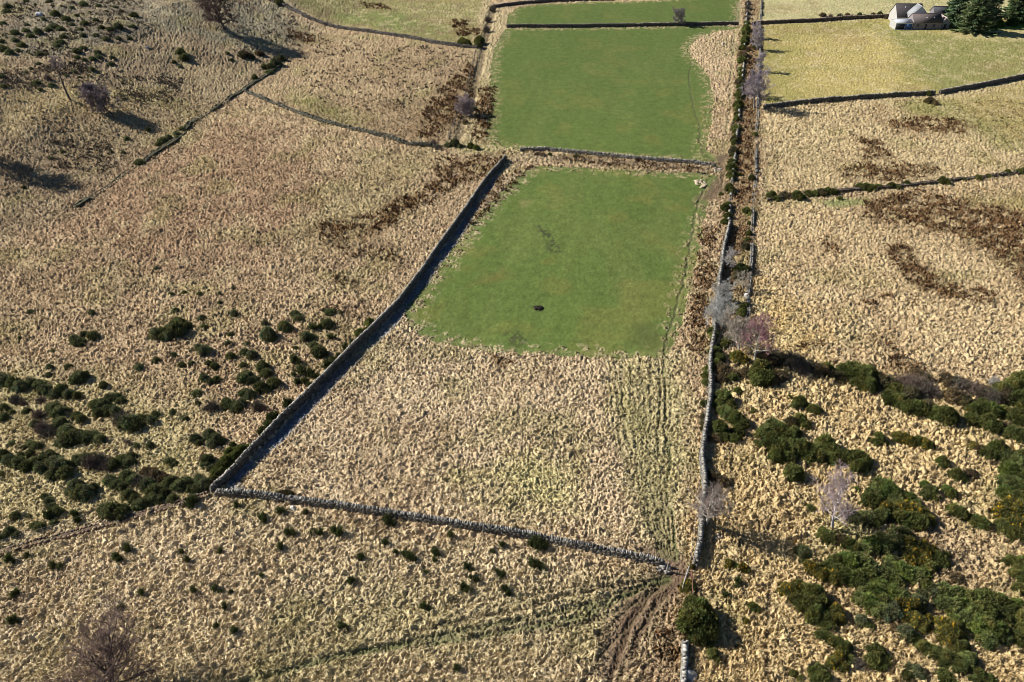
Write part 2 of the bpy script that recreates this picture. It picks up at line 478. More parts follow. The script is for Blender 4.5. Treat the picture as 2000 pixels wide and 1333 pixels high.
for k in range(7):   # rings where a machine turned in the far green field
    cx, cy, rx, ry = 1402 - k * 1.0, 92, 9 + k * 6.2, 3 + k * 3.3
    RUTS.append(([(cx + rx * math.cos(a), cy + ry * math.sin(a)) for a in np.linspace(-2.6 + .3 * (k % 3), 1.9 - .2 * (k % 2), 18)], .3, .1, (.17,.16,.075), .75))
for k in range(8):   # ruts fanning through the mud by the stone pile
    RUTS.append(([(1421 - k * 1.2, 322 + k * 4), (1408 + k * .5, 346 + k * 4.5), (1380 + k * 3.5, 372 + k * 3.2), (1352 + k * 4.5, 398 + k * 3.5)], .2, .07, (.15,.115,.065), .55))
FIELD = {
    'near': [(1050,328),(1035,333),(1010,355),(975,387),(940,427),(900,479),(860,532),(825,577),(806,602),(802,618),(812,640),(845,658),(900,672),(960,682),(1050,688),(1150,692),(1230,695),(1280,692),(1298,684),(1312,655),(1324,615),(1340,560),(1352,500),(1362,450),(1372,405),(1388,365),(1394,348),(1370,342),(1300,340),(1200,335),(1110,329)],
    'middle': [(990,58),(980,78),(970,100),(964,130),(962,165),(965,200),(960,235),(955,255),(955,274),(975,285),(1050,292),(1100,296),(1200,305),(1300,310),(1370,312),(1405,312),(1390,303),(1374,298),(1370,285),(1378,260),(1386,222),(1388,190),(1380,155),(1370,135),(1355,121),(1343,108),(1341,92),(1358,73),(1400,61),(1440,54),(1380,51),(1250,55),(1100,57)],
    'far': [(992,51),(998,30),(1012,17),(1050,10),(1150,6),(1300,2),(1440,-6),(1440,47),(1400,47),(1250,50),(1100,52)],
}
FIELD_G = {k: poly(*v) for k, v in FIELD.items()}
RUT_G = [(poly(*a), b, c, d, e) for a, b, c, d, e in RUTS]
BRACKEN_G = [(poly(*a), b, c) for a, b, c in BRACKEN]

def blend(c, col, m):
    c += (np.array(col)[None] - c) * m[:, None]

def land(x, y):
    """height, albedo of the land at ground points"""
    n = len(x)
    z = h0(x, y)
    col = np.empty((n, 3)); col[:] = (.42, .31, .205)
    amp = np.full(n, .95)
    wx = (fbm(x / 7, y / 7, 31, 3) - .5); wy = (fbm(x / 7, y / 7, 41, 3) - .5)
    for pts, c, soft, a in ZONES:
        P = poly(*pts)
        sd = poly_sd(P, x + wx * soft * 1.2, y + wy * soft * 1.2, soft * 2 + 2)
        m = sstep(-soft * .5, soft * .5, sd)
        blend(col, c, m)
        if a is not None: amp += (a - amp) * m
    # patches of greener and redder sward, metres across
    p1, p2 = fbm(x / 9, y / 9, 51, 4), fbm(x / 16 + 50, y / 16, 61, 4)
    blend(col, (.24, .22, .09), sstep(.56, .75, p1) * .4)
    blend(col, (.27, .185, .11), sstep(.56, .74, p2) * .3)
    blend(col, (.50, .41, .26), sstep(.52, .72, fbm(x / 2.5, y / 3.5, 71, 4)) * .35)
    lm = sstep(10, -40, x - (y - 130) * .05) * sstep(80, 130, y)
    blend(col, (.19, .135, .09), sstep(.50, .66, fbm(x / 3.2, y / 4.5, 75, 5, .65)) * .5 * lm)
    # single tussocks differ in colour
    tx = x + (fbm(x / 1.6, y / 1.6, 81, 2) - .5) * 1.1
    ty = y + (fbm(x / 1.6, y / 1.6, 91, 2) - .5) * 1.1
    comb = sstep(118, 85, y) * sstep(15, -15, x)
    ca, sa = math.cos(.75), math.sin(.75)
    rx, ry = tx * ca + ty * sa, -tx * sa + ty * ca
    def mound(d1, r1):
        return np.clip(1 - (d1 / (.40 + .30 * r1)) ** 2, 0, 1) ** .5 * (.10 + .42 * r1 ** 1.6)
    d1, r1 = worley(tx / .37, ty / .37, 7)
    tus = mound(d1, r1) * .58
    wr = sstep(30, 42, x - (y - 60) * .03) * sstep(170, 125, y)
    dB, rB = worley(tx / .62, ty / .58, 27)
    tus = tus + (mound(dB, rB) * .82 - tus) * wr
    r1 = np.where(wr > .5, rB, r1)
    dA, rA = worley(rx / .60, ry / .34, 17)
    tus = tus + (mound(dA, rA) * .60 - tus) * comb
    r1 = r1 + (rA - r1) * (comb > .5)
    d2, r2 = worley(tx / .25 + 31, ty / .25, 8)
    small = np.clip(1 - (d2 / .62) ** 2, 0, 1) ** .6
    tus = tus + small * (.02 + .19 * r2)
    d3, r3 = worley(tx / 1.25 + 9, ty / 1.25, 12)
    tus = tus + np.clip(1 - (d3 / .36) ** 2, 0, 1) ** .5 * .36 * (r3 > .5) * r3
    tus = tus * (.55 + .9 * fbm(x / 4, y / 4, 14, 3))
    d4, r4 = worley(tx / .50 + 5, ty / .56, 44)
    d4 = d4 + (fbm(x / .3, y / .3, 48, 2) - .5) * .25
    tus = tus - sstep(.40, .20, d4) * (.10 + .50 * r4) * (r4 > .18) * (1 - .5 * comb)
    tone = .74 + .46 * _hash(np.floor(r1 * 9999), np.floor(r1 * 77), 3) + (r2 - .5) * .25
    brk = np.zeros(n)
    for P, soft, s in BRACKEN_G:
        soft = soft * 1.7
        sd = poly_sd(P, x + wx * 5 + (fbm(x / 1.5, y / 1.5, 33, 2) - .5) * 2.4, y + wy * 5 + (fbm(x / 1.5, y / 1.5, 35, 2) - .5) * 2.4, soft * 2 + 6)
        m = sstep(-soft * .5, soft * .5, sd) * s
        m = m * (.25 + .75 * sstep(.40, .56, fbm(x / 1.8, y / 1.8, 39, 4, .6)))
        brk = np.maximum(brk, m)
    bc = np.array([[.120, .072, .036]]) * (.7 + .9 * fbm(x / 1.3, y / 1.3, 37, 3))[:, None]
    col = col * (1 - brk[:, None]) + bc * brk[:, None]
    tus = tus + brk * small * .25
    # the sown fields
    gm = np.zeros(n)
    for k, P in FIELD_G.items():
        sd = poly_sd(P, x + (fbm(x / 1.4, y / 1.4, 43, 4) - .5) * 1.8, y + (fbm(x / 1.4, y / 1.4, 45, 4) - .5) * 1.8, 12)
        m = sstep(-1.0, .2, sd) * (1 - .55 * sstep(3.2, .3, sd) * sstep(.50, .62, fbm(x / 1.1, y / 1.1, 46, 4)))
        gm = np.maximum(gm, m)
    g = np.empty((n, 3)); g[:] = GREEN
    blend(g, (.102, .122, .037), sstep(.42, .7, fbm(x / 6, y / 18, 55, 4)) * .4)
    blend(g, (.080, .110, .027), sstep(.45, .7, fbm(x / 11, y / 14, 57, 4)) * .35)
    blend(g, (.14, .125, .036), sstep(.57, .74, fbm(x / 8, y / 10, 59, 4)) * .35)
    dr = x - (y - 120) * .215
    g *= (.86 + .16 * fbm(x / 1.1, y / 2.2, 63, 3) + .14 * vnoise(dr / 2.3, y / 90, 66) + .18 + .16 * (vnoise(x / .35, y / .6, 67) - .5) * 2)[:, None]
    farg = sstep(150, 330, y)
    blend(g, (.082, .112, .034), farg * .5)
    gg = np.clip(1 - brk * .4, 0, 1) * gm
    col = col * np.stack([tone * .98, tone * .985, tone * .90], 1)
    col = col * (1 - gg[:, None]) + g * gg[:, None]
    amp = amp * (1 - gm)
    gl = gm * .10 * (fbm(x / .5, y / .5, 73, 3) - .3)
    flat = np.zeros(n)
    for pts, c, soft in MUD:
        sd = poly_sd(poly(*pts), x + wx * soft * 2.5, y + wy * soft * 2.5, soft * 3 + 2)
        m = sstep(-soft * .6, soft * .6, sd) * sstep(.30, .55, fbm(x / .9, y / .9, 47, 3) + .22) if soft > 1.5 else sstep(-soft, soft, sd) * sstep(.44, .56, fbm(x / .5, y / .7, 47, 3) + .04)
        blend(col, c, m * .9)
        flat = np.maximum(flat, m * .75)
    rut = np.zeros(n)
    for P, hw, dep, c, st in RUT_G:
        hw = max(hw * .85, .13)
        d = line_d(P, x + (fbm(x / 2.2, y / 2.2, 85, 2) - .5) * .9, y, hw * 3)
        m = sstep(hw * 1.7, hw * .5, d) * (.55 + .45 * sstep(.3, .5, fbm(x / 1.1, y / 1.1, 87, 2)))
        blend(col, c, m * st)
        rut = rut - dep * .7 * m
        flat = np.maximum(flat, m * .4)
    z = z + tus * amp * (1 - flat) + gl + rut
    return z, col

# grid: finer near, coarser far, with wide skirts to the horizon
vs = np.concatenate([[-445, -430, -400, -350, -300, -250, -200, -160, -120, -90], np.arange(-70, 1440, 1.3)])
Yr = (PH / 2 - vs) / FPX
zc = CAM_H / (SP - Yr * CP)
rowy = zc * (CP + Yr * SP)
us = np.concatenate([[-30000, -15000, -8000, -4000, -2000, -1000, -500, -350], np.arange(-260, 2262, 1.5), [2350, 2500, 3000, 4000, 6000, 10000, 17000, 32000]])
rowy = np.concatenate([rowy, [40, 10, -40, -150, -500, -2000]])
zw = np.concatenate([zc, np.full(6, zc[-1])])
GX = ((us[None, :] - PW / 2) / FPX * zw[:, None]).ravel()
GY = np.repeat(rowy, len(us))
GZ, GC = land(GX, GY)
nr, nc = len(rowy), len(us)
ii = (np.arange(nr - 1)[:, None] * nc + np.arange(nc - 1)[None, :]).ravel()
GF = np.stack([ii + nc, ii + nc + 1, ii + 1, ii], 1)
cxm, cym = GX[GF].mean(1), GY[GF].mean(1)
owner = np.zeros(len(GF), int)
for k, (nm, P) in enumerate(FIELD_G.items()):
    owner[poly_sd(P, cxm, cym, 1.0) > 0] = k + 1
GV = np.stack([GX, GY, GZ], 1)
def sub_land(name, sel, mat):
    f = GF[sel]
    u, inv = np.unique(f, return_inverse=True)
    o = link(name, np_mesh(name, GV[u], inv.reshape(f.shape), GC[u], True), mat)
    tag(o, kind="structure")
    return o
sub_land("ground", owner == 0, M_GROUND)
for k, nm in enumerate(FIELD_G):
    sub_land("field", owner == k + 1, M_FIELD)
del GV, GF, GX, GY, GZ, GC, cxm, cym, ii

# ------------------------------------------------------------------ dry stone walls
R = np.random.default_rng(11)

def resample(P, step):
    P = np.asarray(P, float)
    seg = np.linalg.norm(np.diff(P[:, :2], axis=0), axis=1)
    s = np.concatenate([[0], np.cumsum(seg)])
    t = np.arange(0, s[-1], step)
    return np.stack([np.interp(t, s, P[:, 0]), np.interp(t, s, P[:, 1])], 1), s[-1]

def stone_wall(px, H, W, label, cat="wall", cope=True, base=(.165, .155, .135), ruin=.12, stone=.42, wob=.5, light=1.0, name="stone_wall", gaps=0.0, group=None):
    P, L = resample(ground(px), .25)
    n = len(P)
    k = np.arange(n)
    off = (fbm(k / 45.0, k * 0.0, R.integers(999), 3) - .5) * wob
    T = np.gradient(P, axis=0); T /= np.linalg.norm(T, axis=1)[:, None]
    N = np.stack([-T[:, 1], T[:, 0]], 1)
    P = P + N * off[:, None]
    hh = H * (1 - ruin + 2 * ruin * (fbm(k / 14.0, k * 0.0 + 3, R.integers(999), 3) - .35))
    if gaps > 0:
        hh = hh * (1 - .8 * sstep(1 - gaps, 1 - gaps + .12, fbm(k / 22.0, k * 0.0 + 7, R.integers(999), 2) * 1.25))
    z = h0(P[:, 0], P[:, 1])
    root = empty(name, (P[0, 0], P[0, 1], z[0]))
    org = np.array([P[0, 0], P[0, 1], z[0]])
    b = MB()
    # solid heart
    hw = W / 2 * .8
    V = []
    for sgn, zz in ((-1, -.3), (-1, None), (1, None), (1, -.3)):
        q = np.zeros((n, 3)); q[:, :2] = P + N * sgn * hw * (1 if zz is not None else .8)
        q[:, 2] = z + (zz if zz is not None else hh * .93)
        V.append(q)
    V = np.stack(V, 1).reshape(-1, 3) - org
    F = []
    for i in range(n - 1):
        for j in range(3):
            F.append((i * 4 + j, i * 4 + j + 1, i * 4 + 4 + j + 1, i * 4 + 4 + j))
    F.append((0, 3, 2, 1)); e = (n - 1) * 4; F.append((e, e + 1, e + 2, e + 3))
    b.add(V, F, np.array(base) * .7)
    nc_ = max(3, int(round(H / .24)))
    for side in (-1, 1):
        for c in range(nc_):
            s = np.cumsum(R.uniform(stone * .6, stone * 1.5, int(L / stone * 1.3) + 4))
            s = s[s < L - .1]
            if len(s) < 2: continue
            ln = np.diff(np.concatenate([[0], s]))
            mid = s - ln / 2
            i = np.clip((mid / .25).astype(int), 0, n - 1)
            zc_ = (c + .5) / nc_ * H
            keep = zc_ < hh[i] + .05
            i, ln = i[keep], ln[keep]
            m = len(i)
            if m == 0: continue
            cen = np.zeros((m, 3))
            ins = hw * (1 - .22 * zc_ / H) + R.uniform(-.02, .05, m)
            cen[:, :2] = P[i] + N[i] * (side * ins)[:, None]
            cen[:, 2] = z[i] + zc_ + R.uniform(-.03, .03, m)
            t3 = np.zeros((m, 3)); t3[:, :2] = T[i]; t3[:, 2] = R.uniform(-.12, .12, m)
            n3 = np.zeros((m, 3)); n3[:, :2] = N[i] + T[i] * R.uniform(-.2, .2, m)[:, None]
            u3 = np.zeros((m, 3)); u3[:, 2] = 1; u3[:, :2] = N[i] * R.uniform(-.15, .15, m)[:, None]
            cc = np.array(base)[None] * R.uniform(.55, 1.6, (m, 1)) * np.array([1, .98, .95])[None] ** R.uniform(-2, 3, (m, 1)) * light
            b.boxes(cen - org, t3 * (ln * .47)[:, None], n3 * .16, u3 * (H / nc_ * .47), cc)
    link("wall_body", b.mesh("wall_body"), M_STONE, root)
    if cope:
        b = MB()
        s = np.cumsum(R.uniform(.16, .34, int(L / .2)))
        s = s[s < L - .1]
        i = np.clip((s / .25).astype(int), 0, n - 1)
        keep = hh[i] > H * .7
        i = i[keep]; m = len(i)
        cen = np.zeros((m, 3)); cen[:, :2] = P[i] + N[i] * R.uniform(-.06, .06, m)[:, None]
        up = R.uniform(.13, .24, m)
        cen[:, 2] = z[i] + hh[i] + up * .75
        t3 = np.zeros((m, 3)); t3[:, :2] = T[i]; t3[:, 2] = R.uniform(-.3, .3, m)
        n3 = np.zeros((m, 3)); n3[:, :2] = N[i] + T[i] * R.uniform(-.25, .25, m)[:, None]; n3[:, 2] = R.uniform(-.15, .15, m)
        u3 = np.zeros((m, 3)); u3[:, 2] = 1; u3[:, :2] = T[i] * R.uniform(-.3, .3, m)[:, None]
        cc = np.array(base)[None] * R.uniform(.5, 2.6, (m, 1)) * max(light, .95)  # lit tops put into the colour: coping paler than the shaded wall faces
        b.boxes(cen - org, t3 * R.uniform(.055, .10, m)[:, None], n3 * (W * .42), u3 * up[:, None], cc)
        link("coping", b.mesh("coping"), M_STONE, root)
    tag(root, label, cat, group)
    return root

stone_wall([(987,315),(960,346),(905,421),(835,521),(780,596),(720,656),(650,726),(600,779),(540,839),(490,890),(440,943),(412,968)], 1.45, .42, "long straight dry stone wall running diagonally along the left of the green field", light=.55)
stone_wall([(425,966),(500,972),(560,980),(650,992),(790,1013),(930,1036),(1035,1053),(1140,1073),(1245,1093),(1298,1106)], 1.15, .5, "dry stone wall with upright cope stones crossing below the rough tussock field", ruin=.16, light=.72)
stone_wall([(1355,1108),(1362,1060),(1366,1020),(1372,960),(1376,890),(1382,800),(1388,740),(1394,670),(1401,600),(1408,540),(1418,480),(1423,440)], 1.35, .52, "pale grey dry stone wall running up the right side from the muddy gateway", light=.95, wob=1.2)
stone_wall([(1423,436),(1428,380),(1433,330),(1440,260),(1448,180),(1454,90),(1461,-5)], .7, .6, "far stretch of the track wall overgrown by a dark hedge", ruin=.25, gaps=.3)
stone_wall([(1462,626),(1459,585),(1466,517),(1469,440),(1472,400),(1477,345),(1476,270),(1480,222),(1485,60),(1488,-5)], .75, .5, "ruined low stone wall on the right of the narrow brown strip", ruin=.3, cope=False, gaps=.35)
stone_wall([(1017,296),(1070,295),(1122,300),(1210,309),(1280,316),(1350,320),(1398,327)], .95, .7, "dry stone wall between the near and middle green fields", ruin=.2)
stone_wall([(478,179),(520,197),(560,214),(620,236),(700,256),(750,269),(800,285),(858,290)], 1.05, .8, "lichen grey wall between two brown moorland fields, curving down to the ditch", ruin=.35, wob=1.3, base=(.095, .090, .066))
stone_wall([(522,0),(560,16),(600,36),(640,51),(720,64),(790,74),(846,85),(900,93),(935,96)], 1.1, .8, "far wall curving along the lower edge of the upper left pasture", ruin=.2, base=(0.105, 0.093, 0.081))
stone_wall([(990,55),(1100,54.5),(1250,52),(1400,49.5),(1442,49)], 1.2, .8, "far wall between the two farthest green fields", base=(0.118, 0.102, 0.084))
stone_wall([(962,16),(1020,9),(1090,4),(1200,1),(1320,-3),(1440,-9)], 1.2, .8, "farthest wall along the top edge of the farthest green field", base=(0.124, 0.099, 0.087))
stone_wall([(1492,213),(1550,206),(1600,201),(1700,193),(1800,187),(1826,185)], 1.25, .7, "wall on the right below the olive grazed field, left of the small gap", base=(0.124, 0.112, 0.093))
stone_wall([(1834,184),(1900,173),(1960,161),(2010,150),(2150,120)], 1.25, .7, "wall climbing to the right edge below the olive field, right of the gap", base=(0.124, 0.112, 0.093))
stone_wall([(1470,49),(1560,44.5),(1650,38.5),(1742,34)], 1.2, .8, "far wall leading from the track to the farm buildings", base=(0.118, 0.093, 0.074))
stone_wall([(1498,393),(1550,384),(1600,379),(1700,371),(1800,362),(1900,350),(2000,338),(2150,318)], .8, .8, "low wall under the row of dark bushes crossing the right moor", ruin=.3, cope=False, base=(0.105, 0.087, 0.068))
stone_wall([(-60,1100),(0,1083),(80,1058),(150,1042),(205,1026),(300,1000),(412,968)], .6, 1.1, "low brown bank wall running into the thicket at lower left", ruin=.4, cope=False, base=(.16, .115, .08))
stone_wall([(560,112),(548,132),(490,166),(470,182),(420,214),(371,243),(343,277),(300,302),(266,326),(224,355),(147,407)], .95, 1.5, "ruined mossy dyke following the foot of the left hill", ruin=.5, cope=False, base=(.085, .08, .05), gaps=.35, wob=1.6)
stone_wall([(1339,1262),(1337,1300),(1334,1350)], .95, .6, "short pale wall below the round gorse at bottom edge", light=1.3)

# ------------------------------------------------------------------ fences, gate
def fence(px, label, step=2.6, H=1.15, cat="fence", wires=3):
    P, L = resample(ground(px), .1)
    if len(P) < 3: return
    z = h0(P[:, 0], P[:, 1])
    org = (P[0, 0], P[0, 1], z[0])
    root = empty("wire_fence", org)
    pm = None
    tops = []
    for s in np.arange(0, L, step)[:100]:
        i = min(int(s / .1), len(P) - 1)
        if pm is None:
            b = MB()
            b.tube([(0, 0, -.2), (0.01, 0, H * .55), (0, .015, H)], [.065, .06, .05], (.27, .23, .18), 6)
            b.box((-.045, -.045, H - .02), (.045, .045, H), (.33, .29, .23))
            pm = b.mesh("post")
        o = link("post", pm, M_WOOD, root)
        o.location = (P[i, 0] - org[0], P[i, 1] - org[1], z[i] - org[2])
        o.rotation_euler = (random.uniform(-.07, .07), random.uniform(-.07, .07), random.uniform(0, 3))
        tops.append(i)
    b = MB()
    for w_ in range(wires):
        hz = H * (.35 + .28 * w_)
        pts = np.stack([P[tops, 0] - org[0], P[tops, 1] - org[1], z[tops] - org[2] + hz], 1)
        b.tube(pts, .008, (.3, .3, .3), 3)
    link("wire", b.mesh("wire"), M_WOOD, root)
    tag(root, label, cat)
random.seed(4)
fence([(1348,1100),(1356,1040),(1365,960),(1369,890),(1376,800),(1381,740)], "wire fence on thin posts close along the left of the pale track wall")
fence([(1386,700),(1392,620),(1402,540),(1414,450)], "wire fence beside the brown bracken strip left of the track wall")
fence([(872,280),(893,226),(914,166),(929,101)], "wire fence along the left bank of the dark ditch", 4.0)
fence([(1018,309),(1100,314),(1200,322),(1350,333)], "wire fence on the strip below the wall between green fields", 3.0)
fence([(-40,1078),(0,1068),(60,1050),(130,1030),(190,1008)], "wire fence with leaning posts above the bank at lower left")

def gate(p0, p1, H, color, label, name="field_gate", bars=5, mat=None):
    a, b_ = ground([p0, p1])
    L = math.hypot(b_[0] - a[0], b_[1] - a[1])
    root = empty(name, a, math.atan2(b_[1] - a[1], b_[0] - a[0]))
    b = MB()
    b.tube([(0, 0, .12), (0, 0, H)], .04, color, 6)
    b.tube([(L, 0, .12), (L, 0, H)], .04, color, 6)
    b.tube([(0, 0, H), (L, 0, H)], .04, color, 6)
    b.tube([(0, 0, .15), (L, 0, .15)], .04, color, 6)
    link("gate_frame", b.mesh("gate_frame"), mat or M_METAL, root)
    for k in range(bars - 2):
        b = MB()
        hz = .15 + (H - .15) * (k + 1) / (bars - 1)
        b.tube([(0.04, 0, hz), (L - .04, 0, hz)], .025, color, 6)
        link("bar", b.mesh("bar"), mat or M_METAL, root)
    b = MB()
    b.tube([(0.05, .03, .2), (L * .5, .03, H - .05)], .025, color, 5)
    b.tube([(L - .05, .03, .2), (L * .5, .03, H - .05)], .025, color, 5)
    link("brace", b.mesh("brace"), mat or M_METAL, root)
    tag(root, label, "gate")
gate((1343,1119), (1332,1154), 1.2, (.5, .5, .48), "pale metal field gate swung open beside the muddy gateway")
gate((1349,1124), (1351,1168), 1.25, (.16, .07, .05), "rusty red brown gate closing the gap right of the gateway", "rusty_gate")

def post(px, H, r, label, color=(.22, .19, .15)):
    p = ground([px])[0]
    b = MB()
    b.tube([(0, 0, -.3), (0, 0, H * .5), (.02, 0, H)], [r, r * .97, r * .9], color, 8)
    b.box((-r * .7, -r * .7, H - .03), (r * .7, r * .7, H + .02), np.array(color) * 1.3)
    o = link("gate_post", b.mesh("gate_post"), M_WOOD)
    o.location = p
    tag(o, label, "post", "posts of the muddy gateway")
post((1303,1117), 1.7, .13, "stout wooden gatepost at the wall end left of the muddy gateway")
post((1345,1117), 1.4, .10, "thinner wooden gatepost at the foot of the pale track wall")
post((1352,1170), 1.3, .09, "wooden post between rusty gate and round gorse bush")

# ------------------------------------------------------------------ stones
def rock_mesh(seed, base=(.3, .29, .27), flat=.7, cuts=3):
    import bmesh
    bm = bmesh.new()
    bmesh.ops.create_icosphere(bm, subdivisions=cuts, radius=1.0)
    rr = random.Random(seed)
    planes = [(Vector((rr.gauss(0, 1), rr.gauss(0, 1), rr.gauss(0, .8))).normalized(), rr.uniform(.55, .9)) for _ in range(9)]
    for v in bm.verts:
        for nrm, d in planes:
            t = v.co.dot(nrm)
            if t > d: v.co -= nrm * (t - d) * .9
        v.co.z *= flat
        v.co *= 1 + .05 * math.sin(v.co.x * 7 + seed) * math.cos(v.co.y * 6)
    me = bpy.data.meshes.new("stone")
    bm.to_mesh(me); bm.free()
    a = me.color_attributes.new("tint", 'FLOAT_COLOR', 'POINT')
    nv = len(me.vertices)
    c = np.ones((nv, 4), np.float32); c[:, :3] = base
    a.data.foreach_set("color", c.ravel())
    return me
def boulder(px, r, label, base, seed, name="boulder"):
    p = ground([px])[0]
    o = link(name, rock_mesh(seed, base), M_STONE)
    o.location = (p[0], p[1], p[2] + r * .25)
    o.scale = (r, r * .85, r)
    o.rotation_euler = (0, 0, seed)
    return tag(o, label, "boulder")
boulder((77,31), 1.3, "large pale blue grey boulder among dark bushes on the top left hill", (.42, .43, .46), 3)
boulder((288,95), .9, "small grey boulder alone on the bare hillside at upper left", (.35, .33, .30), 5)
boulder((1455,578), .75, "bright white stone lying at the ruined wall beside the narrow strip", (.62, .6, .56), 8)
boulder((1346,1322), 1.0, "grey boulder beside the short wall at the bottom edge", (.33, .33, .31), 9)
boulder((1353,1333), .55, "whitish stone beside the boulder at the bottom edge", (.55, .53, .5), 10)
boulder((572,995), .55, "pale fallen stone lying under the crossing wall", (.6, .56, .48), 12)
boulder((1412,87), .8, "stone inside the turning rings of the middle green field", (.35, .31, .25), 13)
boulder((1423,332), .5, "whitish stone on the bare track beside the hedge", (.6, .58, .55), 14)

def stone_pile(px, n, rx, ry, rs, label, base, seed):
    p = ground([px])[0]
    root = empty("stone_pile", p)
    rr = random.Random(seed)
    ms = [rock_mesh(seed * 10 + k, base, .75, 2) for k in range(4)]
    for m in ms: m.materials.append(M_STONE)
    for k in range(n):
        a, q = rr.uniform(0, 6.3), math.sqrt(rr.random())
        o = link("stone", ms[k % 4], None, root)
        s = rs * rr.uniform(.55, 1.2)
        o.location = (rx * q * math.cos(a), ry * q * math.sin(a), s * .3 + (1 - q) * rs * .8)
        o.scale = (s, s * rr.uniform(.7, 1), s)
        o.rotation_euler = (rr.uniform(-.4, .4), rr.uniform(-.4, .4), rr.uniform(0, 6))
    tag(root, label, "stone pile")
stone_pile((1368,360), 34, 1.6, 2.2, .38, "heap of cream field stones on the grass by the dark mud", (.55, .45, .32), 2)
stone_pile((459,958), 26, 1.3, 1.1, .38, "tumbled grey stones where the two walls meet", (.30, .29, .27), 4)
stone_pile((1400,333), 16, 1.6, 1.4, .34, "scatter of pale stones at the end of the crossing wall", (.4, .36, .31), 6)
stone_pile((1296,1112), 22, .9, .8, .34, "loose wall stones around the foot of the gatepost", (.27, .25, .23), 7)
stone_pile((1403,1052), 14, .7, 1.0, .22, "few small dark stones in the shade of the track wall", (.25, .22, .2), 15)

# small pool at the end of the wall, dung heap
def pond():
    P = ground([(1368,340),(1378,336),(1388,334),(1390,338),(1386,342),(1374,343)])
    c = P.mean(0)
    V = [(p[0], p[1], h0(p[0], p[1]) + .03) for p in P]
    z = float(np.mean([v[2] for v in V]))
    V = [(v[0], v[1], z) for v in V] + [(c[0], c[1], z)]
    n = len(P)
    me = np_mesh("water", V, [(i, (i + 1) % n, n) for i in range(n)], (.03, .035, .04))
    m = material("pond_water", .08, .5, .95, 1.05, 2.0, .2, 3.0, .02)
    tag(link("water", me, m), kind="structure")
pond()
def dung():
    p = ground([(1052,603)])[0]
    b = MB()
    rr = np.random.default_rng(5)
    for k in range(60):
        a, q = rr.uniform(0, 6.3), math.sqrt(rr.random())
        c = np.array([.85 * q * math.cos(a), .75 * q * math.sin(a), .22 * (1 - q) + .05])
        T = rr.normal(0, 1, 3); T /= np.linalg.norm(T)
        N = np.cross(T, rr.normal(0, 1, 3)); N /= np.linalg.norm(N)
        b.boxes(c[None], T[None] * .17, N[None] * .13, np.cross(T, N)[None] * .1, np.array([[.028, .025, .018]]) * rr.uniform(.7, 1.6))
    o = link("dung_heap", b.mesh("dung_heap"), M_STONE)
    o.location = p
    tag(o, "small black dung heap on the near green field", "heap")
dung()

# ------------------------------------------------------------------ bushes: prototypes
def tufts(b, p, nrm, ln, wd, cols, k, rg, spread=.8):
    """k narrow leaf blades at each point"""
    n = len(p)
    for _ in range(k):
        d = nrm + rg.normal(0, spread, (n, 3)) * .6
        d /= np.linalg.norm(d, axis=1)[:, None]
        s = np.cross(d, rg.normal(0, 1, (n, 3)))
        s /= np.linalg.norm(s, axis=1)[:, None] + 1e-9
        L = ln * rg.uniform(.6, 1.3, (n, 1)); W = wd * rg.uniform(.6, 1.3, (n, 1))
        V = np.stack([p - s * W * .5, p + s * W * .5, p + d * L + s * W * .22, p + d * L - s * W * .22], 1).reshape(-1, 3)
        F = np.arange(n * 4).reshape(n, 4)
        c = cols * rg.uniform(.75, 1.3, (n, 1))
        b.add(V, F, np.repeat(c, 4, 0))

def lump(b, c, r, col, rg, nu=10, nv=6):
    u = np.arange(nu) * 2 * math.pi / nu
    v = np.linspace(-.45, math.pi / 2, nv)
    ph = rg.uniform(0, 6)
    V = []
    for vv in v:
        for uu in u:
            k = 1 + .14 * math.sin(3 * uu + ph) * math.cos(2 * vv) + rg.uniform(-.06, .06)
            V.append((c[0] + r * k * math.cos(vv) * math.cos(uu), c[1] + r * k * math.cos(vv) * math.sin(uu), c[2] + r * k * math.sin(vv) * .9))
    F = [(i * nu + j, i * nu + (j + 1) % nu, (i + 1) * nu + (j + 1) % nu, (i + 1) * nu + j) for i in range(nv - 1) for j in range(nu)]
    b.add(V, F, col)

